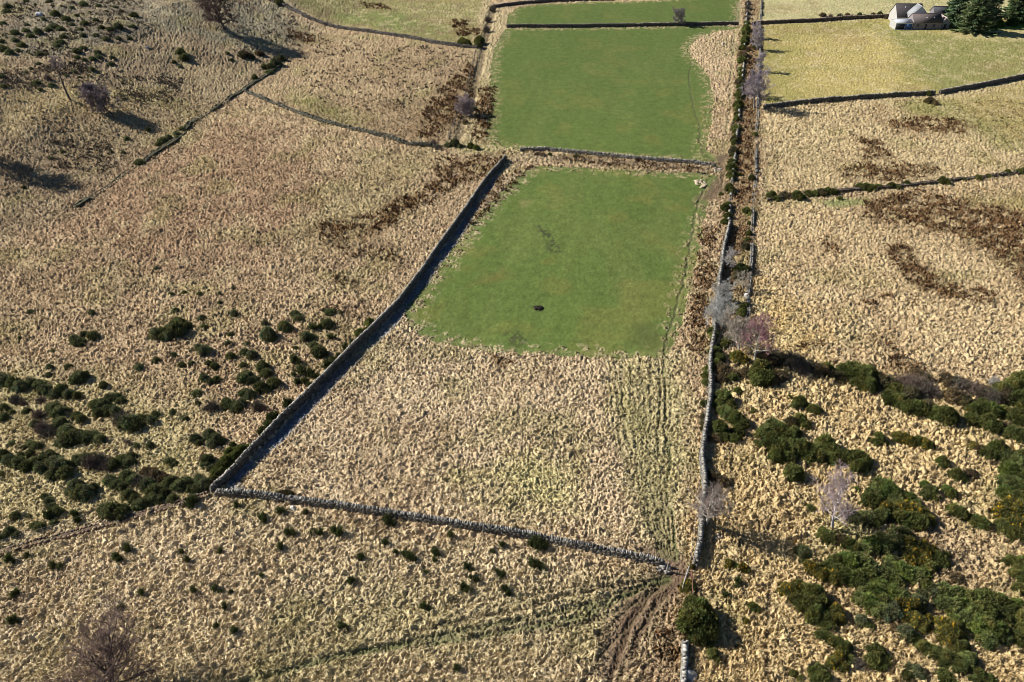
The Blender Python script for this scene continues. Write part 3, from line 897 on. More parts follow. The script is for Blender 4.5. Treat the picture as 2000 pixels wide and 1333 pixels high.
def gorse_proto(seed, green, lobes=13, hgt=.75, dens=120, tip=(.17, .185, .055), bare=0.0, blossom=0.0, leaf=.15):
    """bush of radius about 1; returns meshes for foliage and blossom"""
    rg = np.random.default_rng(seed)
    b, bl = MB(), MB()
    green = np.array(green)
    for k in range(lobes):
        a = k * 2.4 + rg.uniform(-.5, .5)
        q = .68 * math.sqrt((k + .3) / lobes)
        r = rg.uniform(.26, .46) * (1.15 - .4 * q) * (1.0 if lobes < 11 else .76)
        c = np.array([q * math.cos(a), q * math.sin(a), max(.06, hgt * (1 - q * q * 1.15) - r * .9 + rg.uniform(-.08, .1))])
        lob = green * rg.uniform(.6, 1.45) * np.array([rg.uniform(.85, 1.25), 1, rg.uniform(.8, 1.1)])
        lump(b, c, r * .74, lob * .85, rg)
        if c[2] > .2: lump(b, (c[0], c[1], c[2] * .35), r * .85, lob * .8, rg, 8, 5)
        n = dens
        d = rg.normal(0, 1, (n, 3)); d[:, 2] = np.abs(d[:, 2]) * 1.0 - .35
        d /= np.linalg.norm(d, axis=1)[:, None]
        p = c + d * (r * rg.uniform(.70, 1.22, (n, 1)))
        p[:, 2] = np.maximum(p[:, 2], .01)
        t = rg.uniform(0, 1, (n, 1)) ** 2
        cols = lob[None] * (1 - t * .55) + np.array(tip)[None] * t * .55
        if bare > 0:
            m = rg.random(n) < bare
            cols[m] = np.array([.15, .115, .08])
        tufts(b, p, d, leaf, leaf * .42, cols, 4, rg)
        if blossom > 0:
            m = (rg.random(n) < blossom) & (d[:, 2] > -.1)
            if m.any():
                tufts(bl, p[m] + d[m] * .06, d[m], leaf * .75, leaf * .75, np.tile([[.72, .46, .02]], (m.sum(), 1)), 3, rg)
    # low skirt of twigs so that the foot is ragged
    n = 60
    a = rg.uniform(0, 6.3, n)
    p = np.stack([np.cos(a) * rg.uniform(.6, .95, n), np.sin(a) * rg.uniform(.6, .95, n), rg.uniform(0, .12, n)], 1)
    d = np.stack([np.cos(a), np.sin(a), np.full(n, .6)], 1)
    tufts(b, p, d, leaf * 1.2, leaf * .4, np.tile(green * .9, (n, 1)), 3, rg)
    return b.mesh("foliage"), (bl.mesh("blossom") if bl.n else None)

def broom_proto(seed, green, n=150, lean=.55):
    rg = np.random.default_rng(seed)
    b = MB()
    green = np.array(green)
    heads = rg.uniform(-.45, .45, (5, 2))
    for k in range(n):
        h = heads[rg.integers(5)]
        a = rg.uniform(0, 6.3); tl = abs(rg.normal(0, lean))
        d = np.array([math.sin(tl) * math.cos(a), math.sin(tl) * math.sin(a), math.cos(tl)])
        L = rg.uniform(.55, 1.25)
        p0 = np.array([h[0] + rg.normal(0, .1), h[1] + rg.normal(0, .1), 0])
        p1 = p0 + d * L * .6; p2 = p0 + d * L + np.array([0, 0, -.08 * tl])
        s = np.cross(d, rg.normal(0, 1, 3)); s /= np.linalg.norm(s)
        w1 = .05
        c = green * rg.uniform(.6, 1.4)
        b.add([p0 - s * w1 * .4, p0 + s * w1 * .4, p1 + s * w1, p1 - s * w1, p2 + s * w1 * .5, p2 - s * w1 * .5], [(0, 1, 2, 3), (3, 2, 4, 5)], c)
        q = p0 + np.outer(rg.uniform(.25, 1, 5), d * L)
        tufts(b, q, np.tile(d, (5, 1)), .16, .06, np.tile(c, (5, 1)), 2, rg, 1.0)
    return b.mesh("foliage"), None

def scrub_proto(seed, col, n=260, leaf=None):
    """leafless tangle of twigs with a few leaves"""
    rg = np.random.default_rng(seed)
    b = MB()
    for k in range(n):
        a = rg.uniform(0, 6.3); tl = rg.uniform(0, 1.1)
        d = np.array([math.sin(tl) * math.cos(a), math.sin(tl) * math.sin(a), math.cos(tl)])
        p0 = np.array([rg.normal(0, .3), rg.normal(0, .3), 0])
        L = rg.uniform(.5, 1.05)
        pts = [p0]
        for s in range(3):
            d = d + rg.normal(0, .25, 3); d /= np.linalg.norm(d)
            pts.append(pts[-1] + d * L / 3)
        c = np.array(col) * rg.uniform(.6, 1.5)
        b.tube(pts, [.02, .016, .012, .006], c, 3)
        q = np.array(pts[1:])
        tufts(b, q, np.tile(d, (3, 1)), .2, .03, np.tile(c, (3, 1)), 3, rg, 1.3)
        if leaf is not None and rg.random() < .5:
            tufts(b, q, np.tile(d, (3, 1)), .12, .07, np.tile(leaf, (3, 1)), 2, rg, 1.0)
    return b.mesh("foliage"), None

G1, G2, G3, G4 = (.115, .130, .040), (.142, .158, .050), (.09, .11, .052), (.155, .152, .045)
PROTO = {
    'gorse': [gorse_proto(1, G1, 15, .80), gorse_proto(2, G2, 13, .7), gorse_proto(3, G1, 17, .85), gorse_proto(4, G2, 12, .9)],
    'light': [gorse_proto(5, (.140, .178, .048), 14, .8, tip=(.20, .25, .07)), gorse_proto(6, (.140, .166, .055), 12, .75, tip=(.19, .23, .08))],
    'yellow': [gorse_proto(7, G4, 14, .75, blossom=.05), gorse_proto(8, G4, 12, .8, blossom=.035)],
    'dusk': [gorse_proto(9, (.135, .165, .072), 8, .72, bare=.06), gorse_proto(10, (.155, .178, .074), 9, .8, bare=.10), gorse_proto(11, (.14, .16, .082), 7, .85, bare=.15)],
    'brown': [gorse_proto(12, (.15, .118, .058), 8, .7, bare=.45, tip=(.16, .11, .05)), gorse_proto(13, (.14, .122, .06), 8, .75, bare=.35)],
    'broom': [broom_proto(14, (.068, .084, .028), 190), broom_proto(15, (.078, .090, .032), 240), broom_proto(16, (.060, .076, .026), 160, .45)],
    'scrub': [scrub_proto(17, (.16, .12, .095)), scrub_proto(18, (.14, .115, .095), 300, (.06, .07, .03))],
    'grey': [scrub_proto(19, (.30, .285, .26), 240), scrub_proto(20, (.24, .20, .20), 300)],
}
for k, L in PROTO.items():
    for f, bl in L:
        f.materials.append(M_TWIG if k in ('scrub', 'grey') else M_LEAF)
        if bl: bl.materials.append(M_LEAF)

KINDW = {'gorse': ('gorse_bush', 'gorse bush', 'dark green'), 'light': ('broom_shrub', 'broom shrub', 'fresh green'), 'yellow': ('flowering_gorse', 'gorse bush', 'yellow flecked'),
         'dusk': ('evergreen_bush', 'evergreen bush', 'dusky green'), 'brown': ('heath_bush', 'heath bush', 'brown green'), 'broom': ('young_broom', 'young broom', 'upright dark'),
         'scrub': ('scrub_bush', 'scrub bush', 'leafless brown'), 'grey': ('scrub_bush', 'scrub bush', 'leafless grey')}
BUSH = []      # (object, pixel, size word, kind, area, group)

def bushes(kind, area, group, pts, rdef, hs=1.0, grow=1.0):
    rr = random.Random(hash_s(area + kind))
    rads = [q[2] if len(q) > 2 else rdef * rr.uniform(.8, 1.2) for q in pts]
    GP = ground([(q[0], q[1] + r * .3) for q, r in zip(pts, rads)])
    for q, r, g in zip(pts, rads, GP):
        x, y = q[0], q[1]
        kd = q[3] if len(q) > 3 else kind
        me, bl = PROTO[kd][rr.randrange(len(PROTO[kd]))]
        R_ = 1.28 * grow * r / ppm(g)[0]
        nm, word, colr = KINDW[kd]
        o = bpy.data.objects.new(nm, me)
        COL.objects.link(o)
        o.location = (g[0], g[1], g[2] - .04 * R_)
        o.rotation_euler = (rr.uniform(-.06, .06), rr.uniform(-.06, .06), rr.uniform(0, 6.28))
        o.scale = (R_ * rr.uniform(.92, 1.12), R_ * rr.uniform(.92, 1.12), R_ * hs * rr.uniform(1.1, 1.6))
        if bl is not None:
            c = bpy.data.objects.new("blossom", bl)
            COL.objects.link(c); c.parent = o
        BUSH.append((o, (x, y), R_, kd, area, group))

def hash_s(s):
    h = 7
    for ch in s: h = (h * 31 + ord(ch)) & 0xFFFFFF
    return h

# hill at top left
bushes('dusk', "on the far left hillside", "dark bushes on the left hill", [
 (15,13,9),(13,22,9),(51,2),(97,3,7),(108,27,10),(130,37,9),(163,8,9),(193,12,6),(223,14),(207,22),(238,22),(261,30,10),(258,51,7),(187,39,6),(166,46,8),(232,53,11),(216,57,9),(199,55,7),(156,57,7),
 (105,51,10),(118,56,9),(95,58,9),(75,63,10),(60,70,9),(52,48,6),(30,64,9),(4,45,8),(51,60,8),(30,79,8),(3,81,7),(43,88,9),(7,96,13),(20,103,10),(35,99,7),(78,106,8),(90,105,5),(61,107,4),(111,88,8),(117,81,9),(124,72,8),
 (150,99,10),(163,94,7),(190,102,7),(193,111,8),(219,112,7),(180,114,7),(165,117,6),(151,112,7),(217,124,7),(135,123,4),(75,124,6),(60,134,5),(180,137,8),(145,141,5),(174,148,5),(156,151,4),(130,148,5),(93,153,8,'scrub'),(102,166,8),(70,161,9),(79,175,6),(4,150,8),(6,168,8),(51,142,5),
 (232,76,6),(253,76,6),(187,69,6),(207,76,7),(162,69,7),(40,20,5),(70,10,4),(140,15,5),(150,30,5),(120,12,4),(176,25,4),(85,38,6),(140,48,7)], 5, .75, .8)
bushes('dusk', "by the hill's ruined dyke", "dark bushes by the ruined dyke", [
 (353,103,8),(360,113,8),(346,104,4),(352,131,4),(340,122,4),(476,108,9,'brown'),(490,112,7,'brown'),(507,105,7,'brown'),(540,126,10),(530,133,9),(549,116,8),(525,142,7),(516,132,6),(444,105,4),(452,118,4),(318,276,8),(310,284,6),(330,270,6),(345,262,6),(273,318,9),(248,271,5),(290,255,5),(357,252,6),(345,270,5),(366,246,5),(122,297,4),(217,297,4),(241,299,4),(47,367,4),(98,310,4),(546,6,7),(300,298,5),(498,153,6)], 5, .9)
# scattered bushes on the moor left of the long wall
bushes('dusk', "on the open left moor", "scattered bushes on the left moor", [
 (154,668,12),(146,664,8),(182,657,11),(164,654,6),(305,655,12),(318,655,12),(343,649,16),(330,658,11),(353,630,8),(345,625,7),(367,638,8),(395,622,6),(458,614,7),(343,607,6),(335,575,5),(360,572,4),(390,575,5),(429,575,4),(430,592,4),(456,563,4),(305,525,5),(180,612,6),(60,610,6),(40,662,4),(399,640,6),(451,654,6),(103,687,5),(98,719,6),(135,717,7),(96,733,6),(154,740,14),(165,736,10),(203,754,8)], 6)
bushes('dusk', "beside the long wall", "bushes on the slope beside the long wall", [
 (518,633,7),(525,657,14),(533,662,9),(556,640,12),(563,643,9),(577,615,8),(582,622,10),(644,610,9),(665,612,5),(640,634,11),(612,642,8,'broom'),(598,659,11),(610,660,8),(577,680,5),(612,675,9),(623,688,14),(632,692,9),(647,661,6,'broom'),(388,680,8),(400,688,11),(446,673,7),(483,673,5),(478,688,8),(492,695,10),(451,698,8),(408,711,7),(420,716,8),(476,715,7),(374,710,6),(355,713,7),(339,696,7),(306,705,7),(273,719,8),(400,740,9),(408,746,8),(423,743,7),(385,768,9),(480,738,14),(492,744,11),(514,719,11),(520,730,11),(509,758,13),(520,762,9),(535,750,11),(478,768,10),(490,774,10)], 8)
bushes('broom', "tight against the long wall", "broom bushes close along the long wall", [
 (574,706,8),(584,712,6),(591,727,10),(605,733,9),(617,738,7),(595,748,8),(581,748,7),(608,755,6),(644,718,11),(575,735,5),(540,815,9),(532,822,9),(521,838,9),(510,845,8),(563,794,9),(570,790,7),(675,682,8),(690,672,6),(660,700,6),(650,706,6),(627,640,6)], 8, 1.1)
bushes('gorse', "hugging the long wall", "gorse bushes hugging the long wall", [(723,634,9),(703,652,9),(715,645,6),(660,705,6),(644,722,8)], 8)
bushes('dusk', "above the two walls' corner", "bushes above the wall corner", [
 (445,790,12),(458,795,12),(472,790,12),(465,800,9),(416,797,10,'scrub'),(405,800,7,'scrub'),(504,796,9,'scrub'),(515,800,6,'scrub'),(360,817,7),(338,806,6),(387,789,5),(410,850,12),(420,858,13),(416,868,10),(432,862,9),(381,857,9),(388,866,7),(406,899,11),(402,908,9),(413,915,8),(332,901,9),(340,906,7),(464,880,8,'light'),(455,870,6)], 8)
bushes('dusk', "in the left thicket's far half", "bushes of the left thicket", [
 (10,743,13),(28,750,12),(42,757,12),(62,748,10),(78,752,12),(91,766,13),(105,772,11),(122,764,12),(134,772,10),(150,774,9),(80,783,8,'scrub'),(31,783,9,'scrub'),(45,790,6,'scrub'),(215,778,10),(227,777,11),(236,784,9),(188,790,12),(200,794,14),(212,803,13),(225,806,10),(195,808,10),(105,797,12),(115,806,13),(128,802,9),(77,812,10,'scrub'),(150,813,9),(160,820,9),(85,838,13,'scrub'),(70,830,9),(95,848,11,'scrub'),(118,826,11),(130,842,14),(145,855,18),(125,862,14),(165,856,14),(180,852,13),(195,858,11),(240,820,14,'scrub'),(252,828,16),(266,834,13),(280,820,12),(296,824,10),(305,811,8),(8,798,9),(8,815,9),(22,806,6),(52,804,7),(24,866,7),(60,868,9),(74,872,9),(48,874,6),(250,866,6,'scrub'),(268,872,6),(294,871,8)], 9)
bushes('dusk', "in the left thicket's near half", "bushes of the near left thicket", [
 (6,892,12),(18,900,12),(38,905,13),(52,912,12),(68,905,11),(80,915,11),(95,893,14),(105,905,14),(118,915,16),(128,926,14),(104,928,13),(135,910,10),(60,887,8),(42,890,6),(155,900,11),(168,899,13),(180,908,13,'scrub'),(196,902,13,'scrub'),(208,912,11,'scrub'),(224,909,11),(238,898,11),(250,903,12),(258,892,9),(3,927,8),(148,950,14),(158,962,17),(172,966,13),(184,955,10),(138,958,10),(215,938,12),(226,946,11),(240,952,10),(248,930,11),(262,938,12),(275,943,13,'scrub'),(290,922,12,'brown'),(305,928,12,'brown'),(318,934,11,'brown'),(330,944,11),(340,938,9),(288,950,14),(300,960,15),(312,955,13),(322,964,11),(298,974,12),(312,976,10),(252,968,11),(262,976,11),(272,988,12),(284,984,9),(338,976,11),(350,950,13),(364,944,12),(372,955,9),(392,938,12),(402,948,13),(388,955,11),(412,940,9),(378,975,9),(376,987,11,'broom'),(208,995,14),(220,1002,18),(234,1006,14),(240,996,11),(95,980,9),(88,970,7),(102,990,9),(112,1002,11),(98,1010,9,'broom'),(105,1020,8),(78,1030,11),(70,1026,9),(31,1009,9),(20,1040,10),(32,1046,8),(147,1005,8,'broom'),(152,1018,7,'broom'),(3,1052,8),(55,1008,5)], 9)
bushes('gorse', "on the corner's moor side", "gorse by the wall corner", [(434,913,13),(445,905,12),(456,897,11),(450,886,10),(475,885,12),(486,878,9),(425,925,13),(440,922,9),(462,890,10)], 10)
# upright bushes in the rough field at the bottom
bushes('broom', "in the bottom left field", "upright bushes of the bottom field", [
 (17,1096,8),(26,1099,6),(105,1106,7),(118,1108,6),(252,1074,8),(227,1090,7),(235,1096,6),(353,1080,6),(430,1080,7),(367,1094,6),(462,988,6),(514,1012,8),(518,1018,6),(549,1001,7),(598,1004,6),(562,1042,7),(573,1043,7),(612,1042,7),(627,1043,7),(655,1040,8),(666,1042,8),(549,1071,7),(31,1160,8),(278,1158,7),(378,1156,6),(420,1153,7),(430,1158,5),(452,1158,5),(511,1126,5),(236,1188,6),(26,1214,8),(34,1218,6),(439,1188,6),(686,1137,8),(668,1223,8),(676,1228,5),(458,1234,7),(423,1225,6),(54,1087,6)], 7, 1.15)
bushes('broom', "in the bottom field's middle", "upright bushes of the bottom field", [
 (758,1019,9),(766,1024,7),(751,1061,7),(793,1085,8),(800,1090,8),(808,1096,6),(772,1080,6),(706,1092,7),(849,1078,7),(854,1084,6),(849,1097,6),(881,1048,6),(982,1066,7),(961,1079,5),(1042,1062,10),(1050,1065,11),(1062,1069,8),(1038,1102,8),(1048,1108,8),(1058,1112,6),(912,1110,8),(920,1115,5),(968,1120,7),(980,1124,7),(923,1132,8),(932,1136,6),(905,1150,8),(914,1155,7),(832,1120,5),(986,1150,7),(992,1160,6),(828,1186,7),(838,1190,5),(893,1305,8),(1021,1040,8,'brown'),(1008,1036,7,'brown'),(556,967,9,'brown'),(568,968,8,'brown'),(545,965,6,'brown')], 7, 1.15)
# right: along the track wall and strip
bushes('gorse', "beside the track wall", "bushes along the track wall", [
 (1390,650,9),(1394,658,9),(1419,668,11),(1410,676,9),(1440,700,13,'yellow'),(1450,704,10,'yellow'),(1396,690,11),(1404,702,10),(1383,722,9),(1380,735,9),(1378,750,8),(1410,722,14,'brown'),(1424,728,13,'brown'),(1430,738,10),(1408,742,11,'brown'),(1398,712,11),(1453,575,6,'brown'),(1447,605,10),(1455,600,9),(1446,615,8),(1432,612,5,'brown'),(1455,632,6,'yellow'),(1446,526,11,'light'),(1456,530,9),(1438,540,9,'brown'),(1456,483,8,'brown'),(1460,470,6),(1462,458,6),(1415,435,7),(1420,425,7),(1416,410,8),(1420,402,8),(1424,370,8),(1428,378,7),(1424,345,7),(1429,350,6),(1442,342,5),(1458,414,7),(1466,420,5),(1468,350,6),(1463,438,5),(1474,265,5),(1408,380,4)], 8)
bushes('gorse', "in the track hedge", "bushes of the overgrown track hedge", [
 (1428,330,9),(1429,340,7),(1430,318,8),(1432,298,8,'brown'),(1437,252,8),(1441,208,8),(1445,164,9,'brown'),(1443,186,8),(1448,120,9),(1450,108,8,'brown'),(1455,80,8),(1457,60,8),(1434,275,7,'brown'),(1431,305,6),(1432,293,6),(1434,280,6),(1435,270,5),(1436,258,6),(1437,247,5),(1438,235,6),(1439,225,6),(1440,214,6),(1442,203,6),(1443,192,6),(1444,180,6),(1445,170,6),(1446,158,6),(1447,147,6),(1448,137,5),(1455,112,6,'brown'),(1450,96,7),(1458,98,6,'brown'),(1454,86,6),(1455,76,6),(1455,66,6),(1457,56,6),(1458,46,5),(1459,36,5,'scrub'),(1459,27,5,'scrub'),(1460,17,5,'scrub'),(1461,8,5,'scrub'),(1475,94,6),(1456,122,6,'brown')], 6)
bushes('gorse', "in the right moor's row", "bushes in the row across the right moor", [
 (1505,385,9),(1514,389,8),(1532,383,9,'brown'),(1542,385,7,'brown'),(1555,386,9),(1567,386,7),(1578,380,8),(1590,380,7),(1604,378,9,'brown'),(1616,376,9),(1628,378,7),(1642,375,5,'brown'),(1678,366,7),(1688,368,9),(1700,370,9),(1714,367,6),(1740,365,7),(1752,367,6),(1770,361,6),(1800,360,6,'brown'),(1840,355,9),(1850,358,6),(1880,352,5),(1910,349,6),(1930,345,6),(1966,338,6),(1990,336,7),(1998,334,6),(1640,388,5,'light')], 8)
bushes('scrub', "by the farm wall", "scrubby bushes by the farm wall", [(1607,31,5,'brown'),(1622,33,4),(1640,33,5,'brown'),(1655,31,5,'brown'),(1664,34,4),(1678,32,5,'gorse'),(1688,33,4,'gorse'),(1705,31,5,'brown'),(1718,31,5,'gorse'),(1730,35,4,'brown'),(1816,199,8,'brown'),(1825,203,6,'brown'),(1812,186,5,'gorse')], 5)
bushes('gorse', "at the left ditch", "bushes at the left ditch", [(937,82,9),(934,90,7),(903,83,8),(912,87,8),(888,282,9,'dusk'),(876,284,7,'dusk'),(897,286,6,'dusk'),(920,287,7),(930,291,6),(846,284,7,'scrub'),(856,290,6,'scrub'),(909,240,5,'brown'),(925,216,6),(1060,304,5,'brown'),(1049,302,5,'brown'),(1074,303,4),(1125,306,4),(1330,44,3,'scrub'),(953,40,6,'scrub'),(950,60,6,'scrub'),(962,20,6,'scrub')], 6)
# hedge line and thickets at right
bushes('scrub', "in the scrub belt", "bushes of the scrub belt", [
 (1485,725,18,'gorse'),(1474,735,13,'gorse'),(1496,742,15,'gorse'),(1480,748,12,'gorse'),(1512,742,12,'brown'),(1525,735,12,'brown'),(1456,730,10,'brown'),(1505,706,13,'brown'),(1490,698,10,'brown'),(1525,704,11,'brown'),(1545,712,14),(1560,706,10,'brown'),(1568,724,14),(1584,720,13,'brown'),(1598,728,13,'brown'),(1612,722,11,'gorse'),(1620,735,10,'brown'),(1650,728,15,'gorse'),(1668,730,20,'gorse'),(1686,736,17,'gorse'),(1676,748,14,'gorse'),(1695,756,13,'gorse'),(1640,738,11,'brown'),(1715,742,12,'brown'),(1730,752,14,'brown'),(1745,762,15,'gorse'),(1738,780,14,'gorse'),(1752,786,13,'gorse'),(1768,750,15),(1784,756,16),(1800,764,14),(1775,774,14,'brown'),(1790,735,12,'brown'),(1805,742,12,'brown'),(1815,765,13),(1772,798,12,'gorse'),(1790,800,15,'gorse'),(1808,795,12,'brown'),(1830,812,15,'gorse'),(1843,820,16,'gorse'),(1856,815,12,'gorse'),(1850,746,14,'brown'),(1868,755,14),(1884,752,13,'brown'),(1862,775,15,'brown'),(1880,785,14,'brown'),(1900,765,13),(1916,768,14,'brown'),(1930,780,12),(1900,800,13,'gorse'),(1918,800,15,'gorse'),(1934,805,15,'light'),(1895,822,12,'gorse'),(1925,830,15,'gorse'),(1940,836,14,'gorse'),(1955,762,15,'gorse'),(1972,756,14,'gorse'),(1988,748,16,'gorse'),(1968,780,16,'brown'),(1985,785,16,'gorse'),(1960,805,13,'gorse'),(1985,818,17,'gorse'),(1998,800,14,'gorse'),(1976,848,16,'light'),(1992,855,16,'gorse'),(1962,832,8,'brown'),(1940,752,9,'grey')], 13, 1.0, 1.13)
bushes('gorse', "on the wall's shaded side", "gorse beside the right wall", [
 (1412,778,15,'light'),(1404,790,12),(1424,790,12),(1412,805,14,'light'),(1424,815,14,'light'),(1436,822,14),(1447,830,13),(1440,845,13),(1405,840,15),(1414,852,13),(1434,858,11),(1396,856,10,'brown'),(1374,818,8,'brown'),(1373,832,8,'brown'),(1375,790,7),(1440,766,8),(1398,934,12,'brown'),(1410,942,11,'brown'),(1388,930,9,'brown'),(1374,960,6,'yellow'),(1392,1278,11),(1385,1262,8),(1400,1290,8)], 10)
bushes('gorse', "left of the silver birch", "gorse left of the silver birch", [
 (1494,850,15,'light'),(1508,838,17,'light'),(1520,850,18),(1534,858,17),(1548,850,13),(1505,868,17),(1520,878,18),(1538,880,17),(1552,872,14),(1565,882,15),(1580,886,15),(1595,878,13,'light'),(1608,872,15),(1620,882,13),(1560,822,12),(1572,832,9),(1545,826,9,'brown'),(1600,895,13),(1575,896,12),(1548,928,15),(1556,934,10),(1640,895,14),(1655,900,14),(1672,896,14),(1684,902,13),(1676,916,13),(1690,912,9),(1625,900,12),(1518,895,13),(1535,898,12),(1480,868,8)], 13, 1.0, 1.13)
bushes('gorse', "below the scrub belt", "single gorse bushes on straw ground", [
 (1560,788,12),(1552,794,9,'light'),(1586,800,10),(1594,804,9),(1541,776,6),(1471,804,5),(1716,858,11),(1708,864,9),(1726,866,8),(1752,854,11,'yellow'),(1764,858,11,'yellow'),(1776,864,11,'yellow'),(1790,864,10),(1804,868,12,'yellow'),(1815,872,9),(1839,906,11),(1866,930,12),(1878,936,9),(1860,925,8),(1884,926,9,'brown')], 9)
bushes('light', "right of the silver birch", "gorse right of the silver birch", [
 (1716,950,14),(1728,958,15),(1740,965,12),(1704,968,13),(1696,980,14,'gorse'),(1712,984,12,'gorse'),(1748,975,12),(1762,970,10,'gorse'),(1775,975,11),(1786,985,10),(1728,995,14,'yellow'),(1742,998,13,'yellow'),(1758,992,13,'yellow'),(1774,1000,14,'yellow'),(1790,1002,15,'yellow'),(1802,1008,14,'yellow'),(1812,1016,11,'yellow'),(1798,1024,14,'gorse'),(1780,1020,14,'gorse'),(1762,1018,14,'gorse'),(1748,1012,13,'gorse'),(1720,1010,13),(1692,1014,14,'dusk'),(1676,1016,13,'dusk'),(1662,1012,12,'dusk'),(1650,1004,11,'scrub'),(1706,1022,12,'gorse'),(1804,948,8,'light'),(1816,962,11),(1806,970,9),(1822,972,9,'gorse'),(1848,960,10),(1858,966,9,'gorse'),(1580,992,6),(1586,996,5),(1672,958,5)], 12, 1.0, 1.13)
bushes('gorse', "in the right edge thicket", "gorse of the right edge thicket", [
 (1896,926,10,'brown'),(1912,880,10,'brown'),(1900,874,9,'yellow'),(1928,888,14),(1944,884,15),(1960,892,15,'light'),(1978,905,17,'light'),(1994,898,14),(1970,922,16,'light'),(1990,930,17),(1960,940,12,'light'),(1976,950,16,'light'),(1994,960,16),(1964,965,14,'light'),(1982,980,17),(1966,992,16,'yellow'),(1985,1002,17,'yellow'),(1955,1010,15,'yellow'),(1970,1022,17,'yellow'),(1990,1030,16,'yellow'),(1956,1030,13),(1975,1044,13),(1995,1050,13),(1860,998,11),(1872,1004,12),(1884,1010,9),(1904,1018,11),(1916,1024,12),(1928,1030,9,'brown'),(1960,1100,6),(1976,1098,13),(1990,1106,15),(1985,1124,14),(1998,1130,12),(1990,1150,11),(1848,1086,6),(1866,1130,10,'brown'),(1876,1136,8,'brown')], 12, 1.0, 1.13)
bushes('yellow', "in the upper big thicket", "gorse of the big thicket's upper part", [
 (1566,1080,13,'dusk'),(1556,1078,8,'dusk'),(1608,1046,12,'gorse'),(1620,1052,11,'gorse'),(1640,1056,12,'brown'),(1655,1064,12,'gorse'),(1672,1072,12,'gorse'),(1700,1066,15,'light'),(1715,1060,14,'light'),(1690,1076,11,'light'),(1730,1072,15,'light'),(1745,1060,15,'dusk'),(1760,1048,14,'dusk'),(1748,1040,12,'dusk'),(1770,1066,16),(1784,1072,15),(1798,1078,16),(1812,1084,15),(1825,1094,14,'gorse'),(1838,1102,11,'gorse'),(1778,1090,15),(1795,1098,15),(1810,1108,14,'gorse'),(1655,1098,15,'light'),(1670,1096,16,'light'),(1688,1104,15,'light'),(1632,1100,12,'gorse'),(1618,1108,12,'gorse'),(1580,1108,11),(1592,1114,12),(1604,1124,12),(1640,1124,16,'gorse'),(1656,1130,15,'light'),(1626,1130,13),(1676,1132,16,'gorse'),(1694,1128,15,'gorse'),(1712,1120,15,'dusk'),(1728,1126,17,'light'),(1742,1112,14,'light'),(1758,1116,14,'light'),(1772,1124,15,'light'),(1788,1126,16,'light'),(1800,1122,12,'light'),(1745,1138,14,'gorse'),(1715,1144,13,'light'),(1738,1098,12,'light')], 13, 1.0, 1.13)
bushes('gorse', "in the lower big thicket", "gorse of the big thicket's lower part", [
 (1532,1150,11,'yellow'),(1544,1156,15,'yellow'),(1558,1150,14,'yellow'),(1572,1156,15,'gorse'),(1588,1162,15,'gorse'),(1554,1174,14),(1570,1182,15),(1586,1186,16),(1602,1178,14),(1590,1204,15),(1604,1210,15),(1616,1222,12),(1630,1196,13,'yellow'),(1636,1210,12,'yellow'),(1624,1214,11,'yellow'),(1690,1152,14,'light'),(1706,1160,15,'light'),(1722,1152,14,'light'),(1740,1156,16,'light'),(1756,1164,14,'light'),(1680,1172,13,'light'),(1698,1180,15,'light'),(1712,1194,16,'light'),(1728,1202,14,'dusk'),(1742,1198,14,'dusk'),(1720,1178,14),(1760,1184,15,'yellow'),(1776,1188,16,'yellow'),(1790,1180,14,'dusk'),(1806,1146,11,'gorse'),(1820,1158,13,'dusk'),(1800,1162,11,'dusk'),(1770,1206,14,'yellow'),(1786,1214,15,'yellow'),(1800,1222,12,'yellow'),(1750,1222,11,'brown'),(1768,1238,13,'dusk'),(1780,1246,11,'gorse'),(1682,1214,11,'dusk'),(1694,1222,9,'gorse'),(1812,1208,8,'yellow')], 13, 1.0, 1.13)
bushes('light', "in the lower right mass", "gorse of the rounded mass at lower right", [
 (1840,1160,16),(1856,1166,18),(1872,1160,14),(1838,1180,15),(1856,1186,17),(1874,1180,15),(1892,1174,17,'gorse'),(1910,1170,15,'gorse'),(1926,1176,18,'gorse'),(1944,1180,17,'gorse'),(1960,1188,15,'gorse'),(1900,1196,16,'gorse'),(1920,1200,18,'gorse'),(1940,1204,18,'gorse'),(1958,1212,15,'gorse'),(1888,1210,16),(1904,1222,17),(1922,1226,18,'gorse'),(1940,1234,18),(1955,1242,14),(1925,1250,15),(1972,1196,13,'gorse'),(1988,1210,15,'gorse'),(1996,1230,16,'gorse'),(1984,1246,14,'gorse'),(1840,1222,15,'yellow'),(1856,1234,16,'yellow'),(1872,1240,14,'yellow'),(1836,1240,13,'yellow'),(1866,1214,13),(1850,1254,12,'yellow'),(1985,1180,10)], 15, 1.0, 1.13)
bushes('gorse', "at the bottom right edge", "gorse at the bottom edge", [
 (1606,1242,14),(1620,1250,14),(1636,1258,13),(1648,1268,14),(1640,1284,12,'yellow'),(1628,1296,13,'yellow'),(1644,1304,12,'yellow'),(1660,1290,11),(1672,1298,11,'scrub'),(1712,1276,17),(1706,1290,16),(1720,1298,14),(1728,1286,11),(1800,1264,14),(1816,1272,14),(1832,1278,13),(1848,1282,15),(1862,1290,14),(1876,1266,14),(1888,1290,16,'light'),(1874,1304,12),(1842,1296,11),(1856,1306,11),(1776,1306,11,'dusk'),(1790,1312,13,'dusk'),(1800,1322,9,'dusk'),(1770,1320,9),(1596,1312,15),(1608,1324,14),(1592,1328,12),(1550,1318,9),(1560,1324,8),(1842,1322,14),(1856,1332,12),(1910,1320,14),(1926,1328,13),(1900,1332,12)], 13)
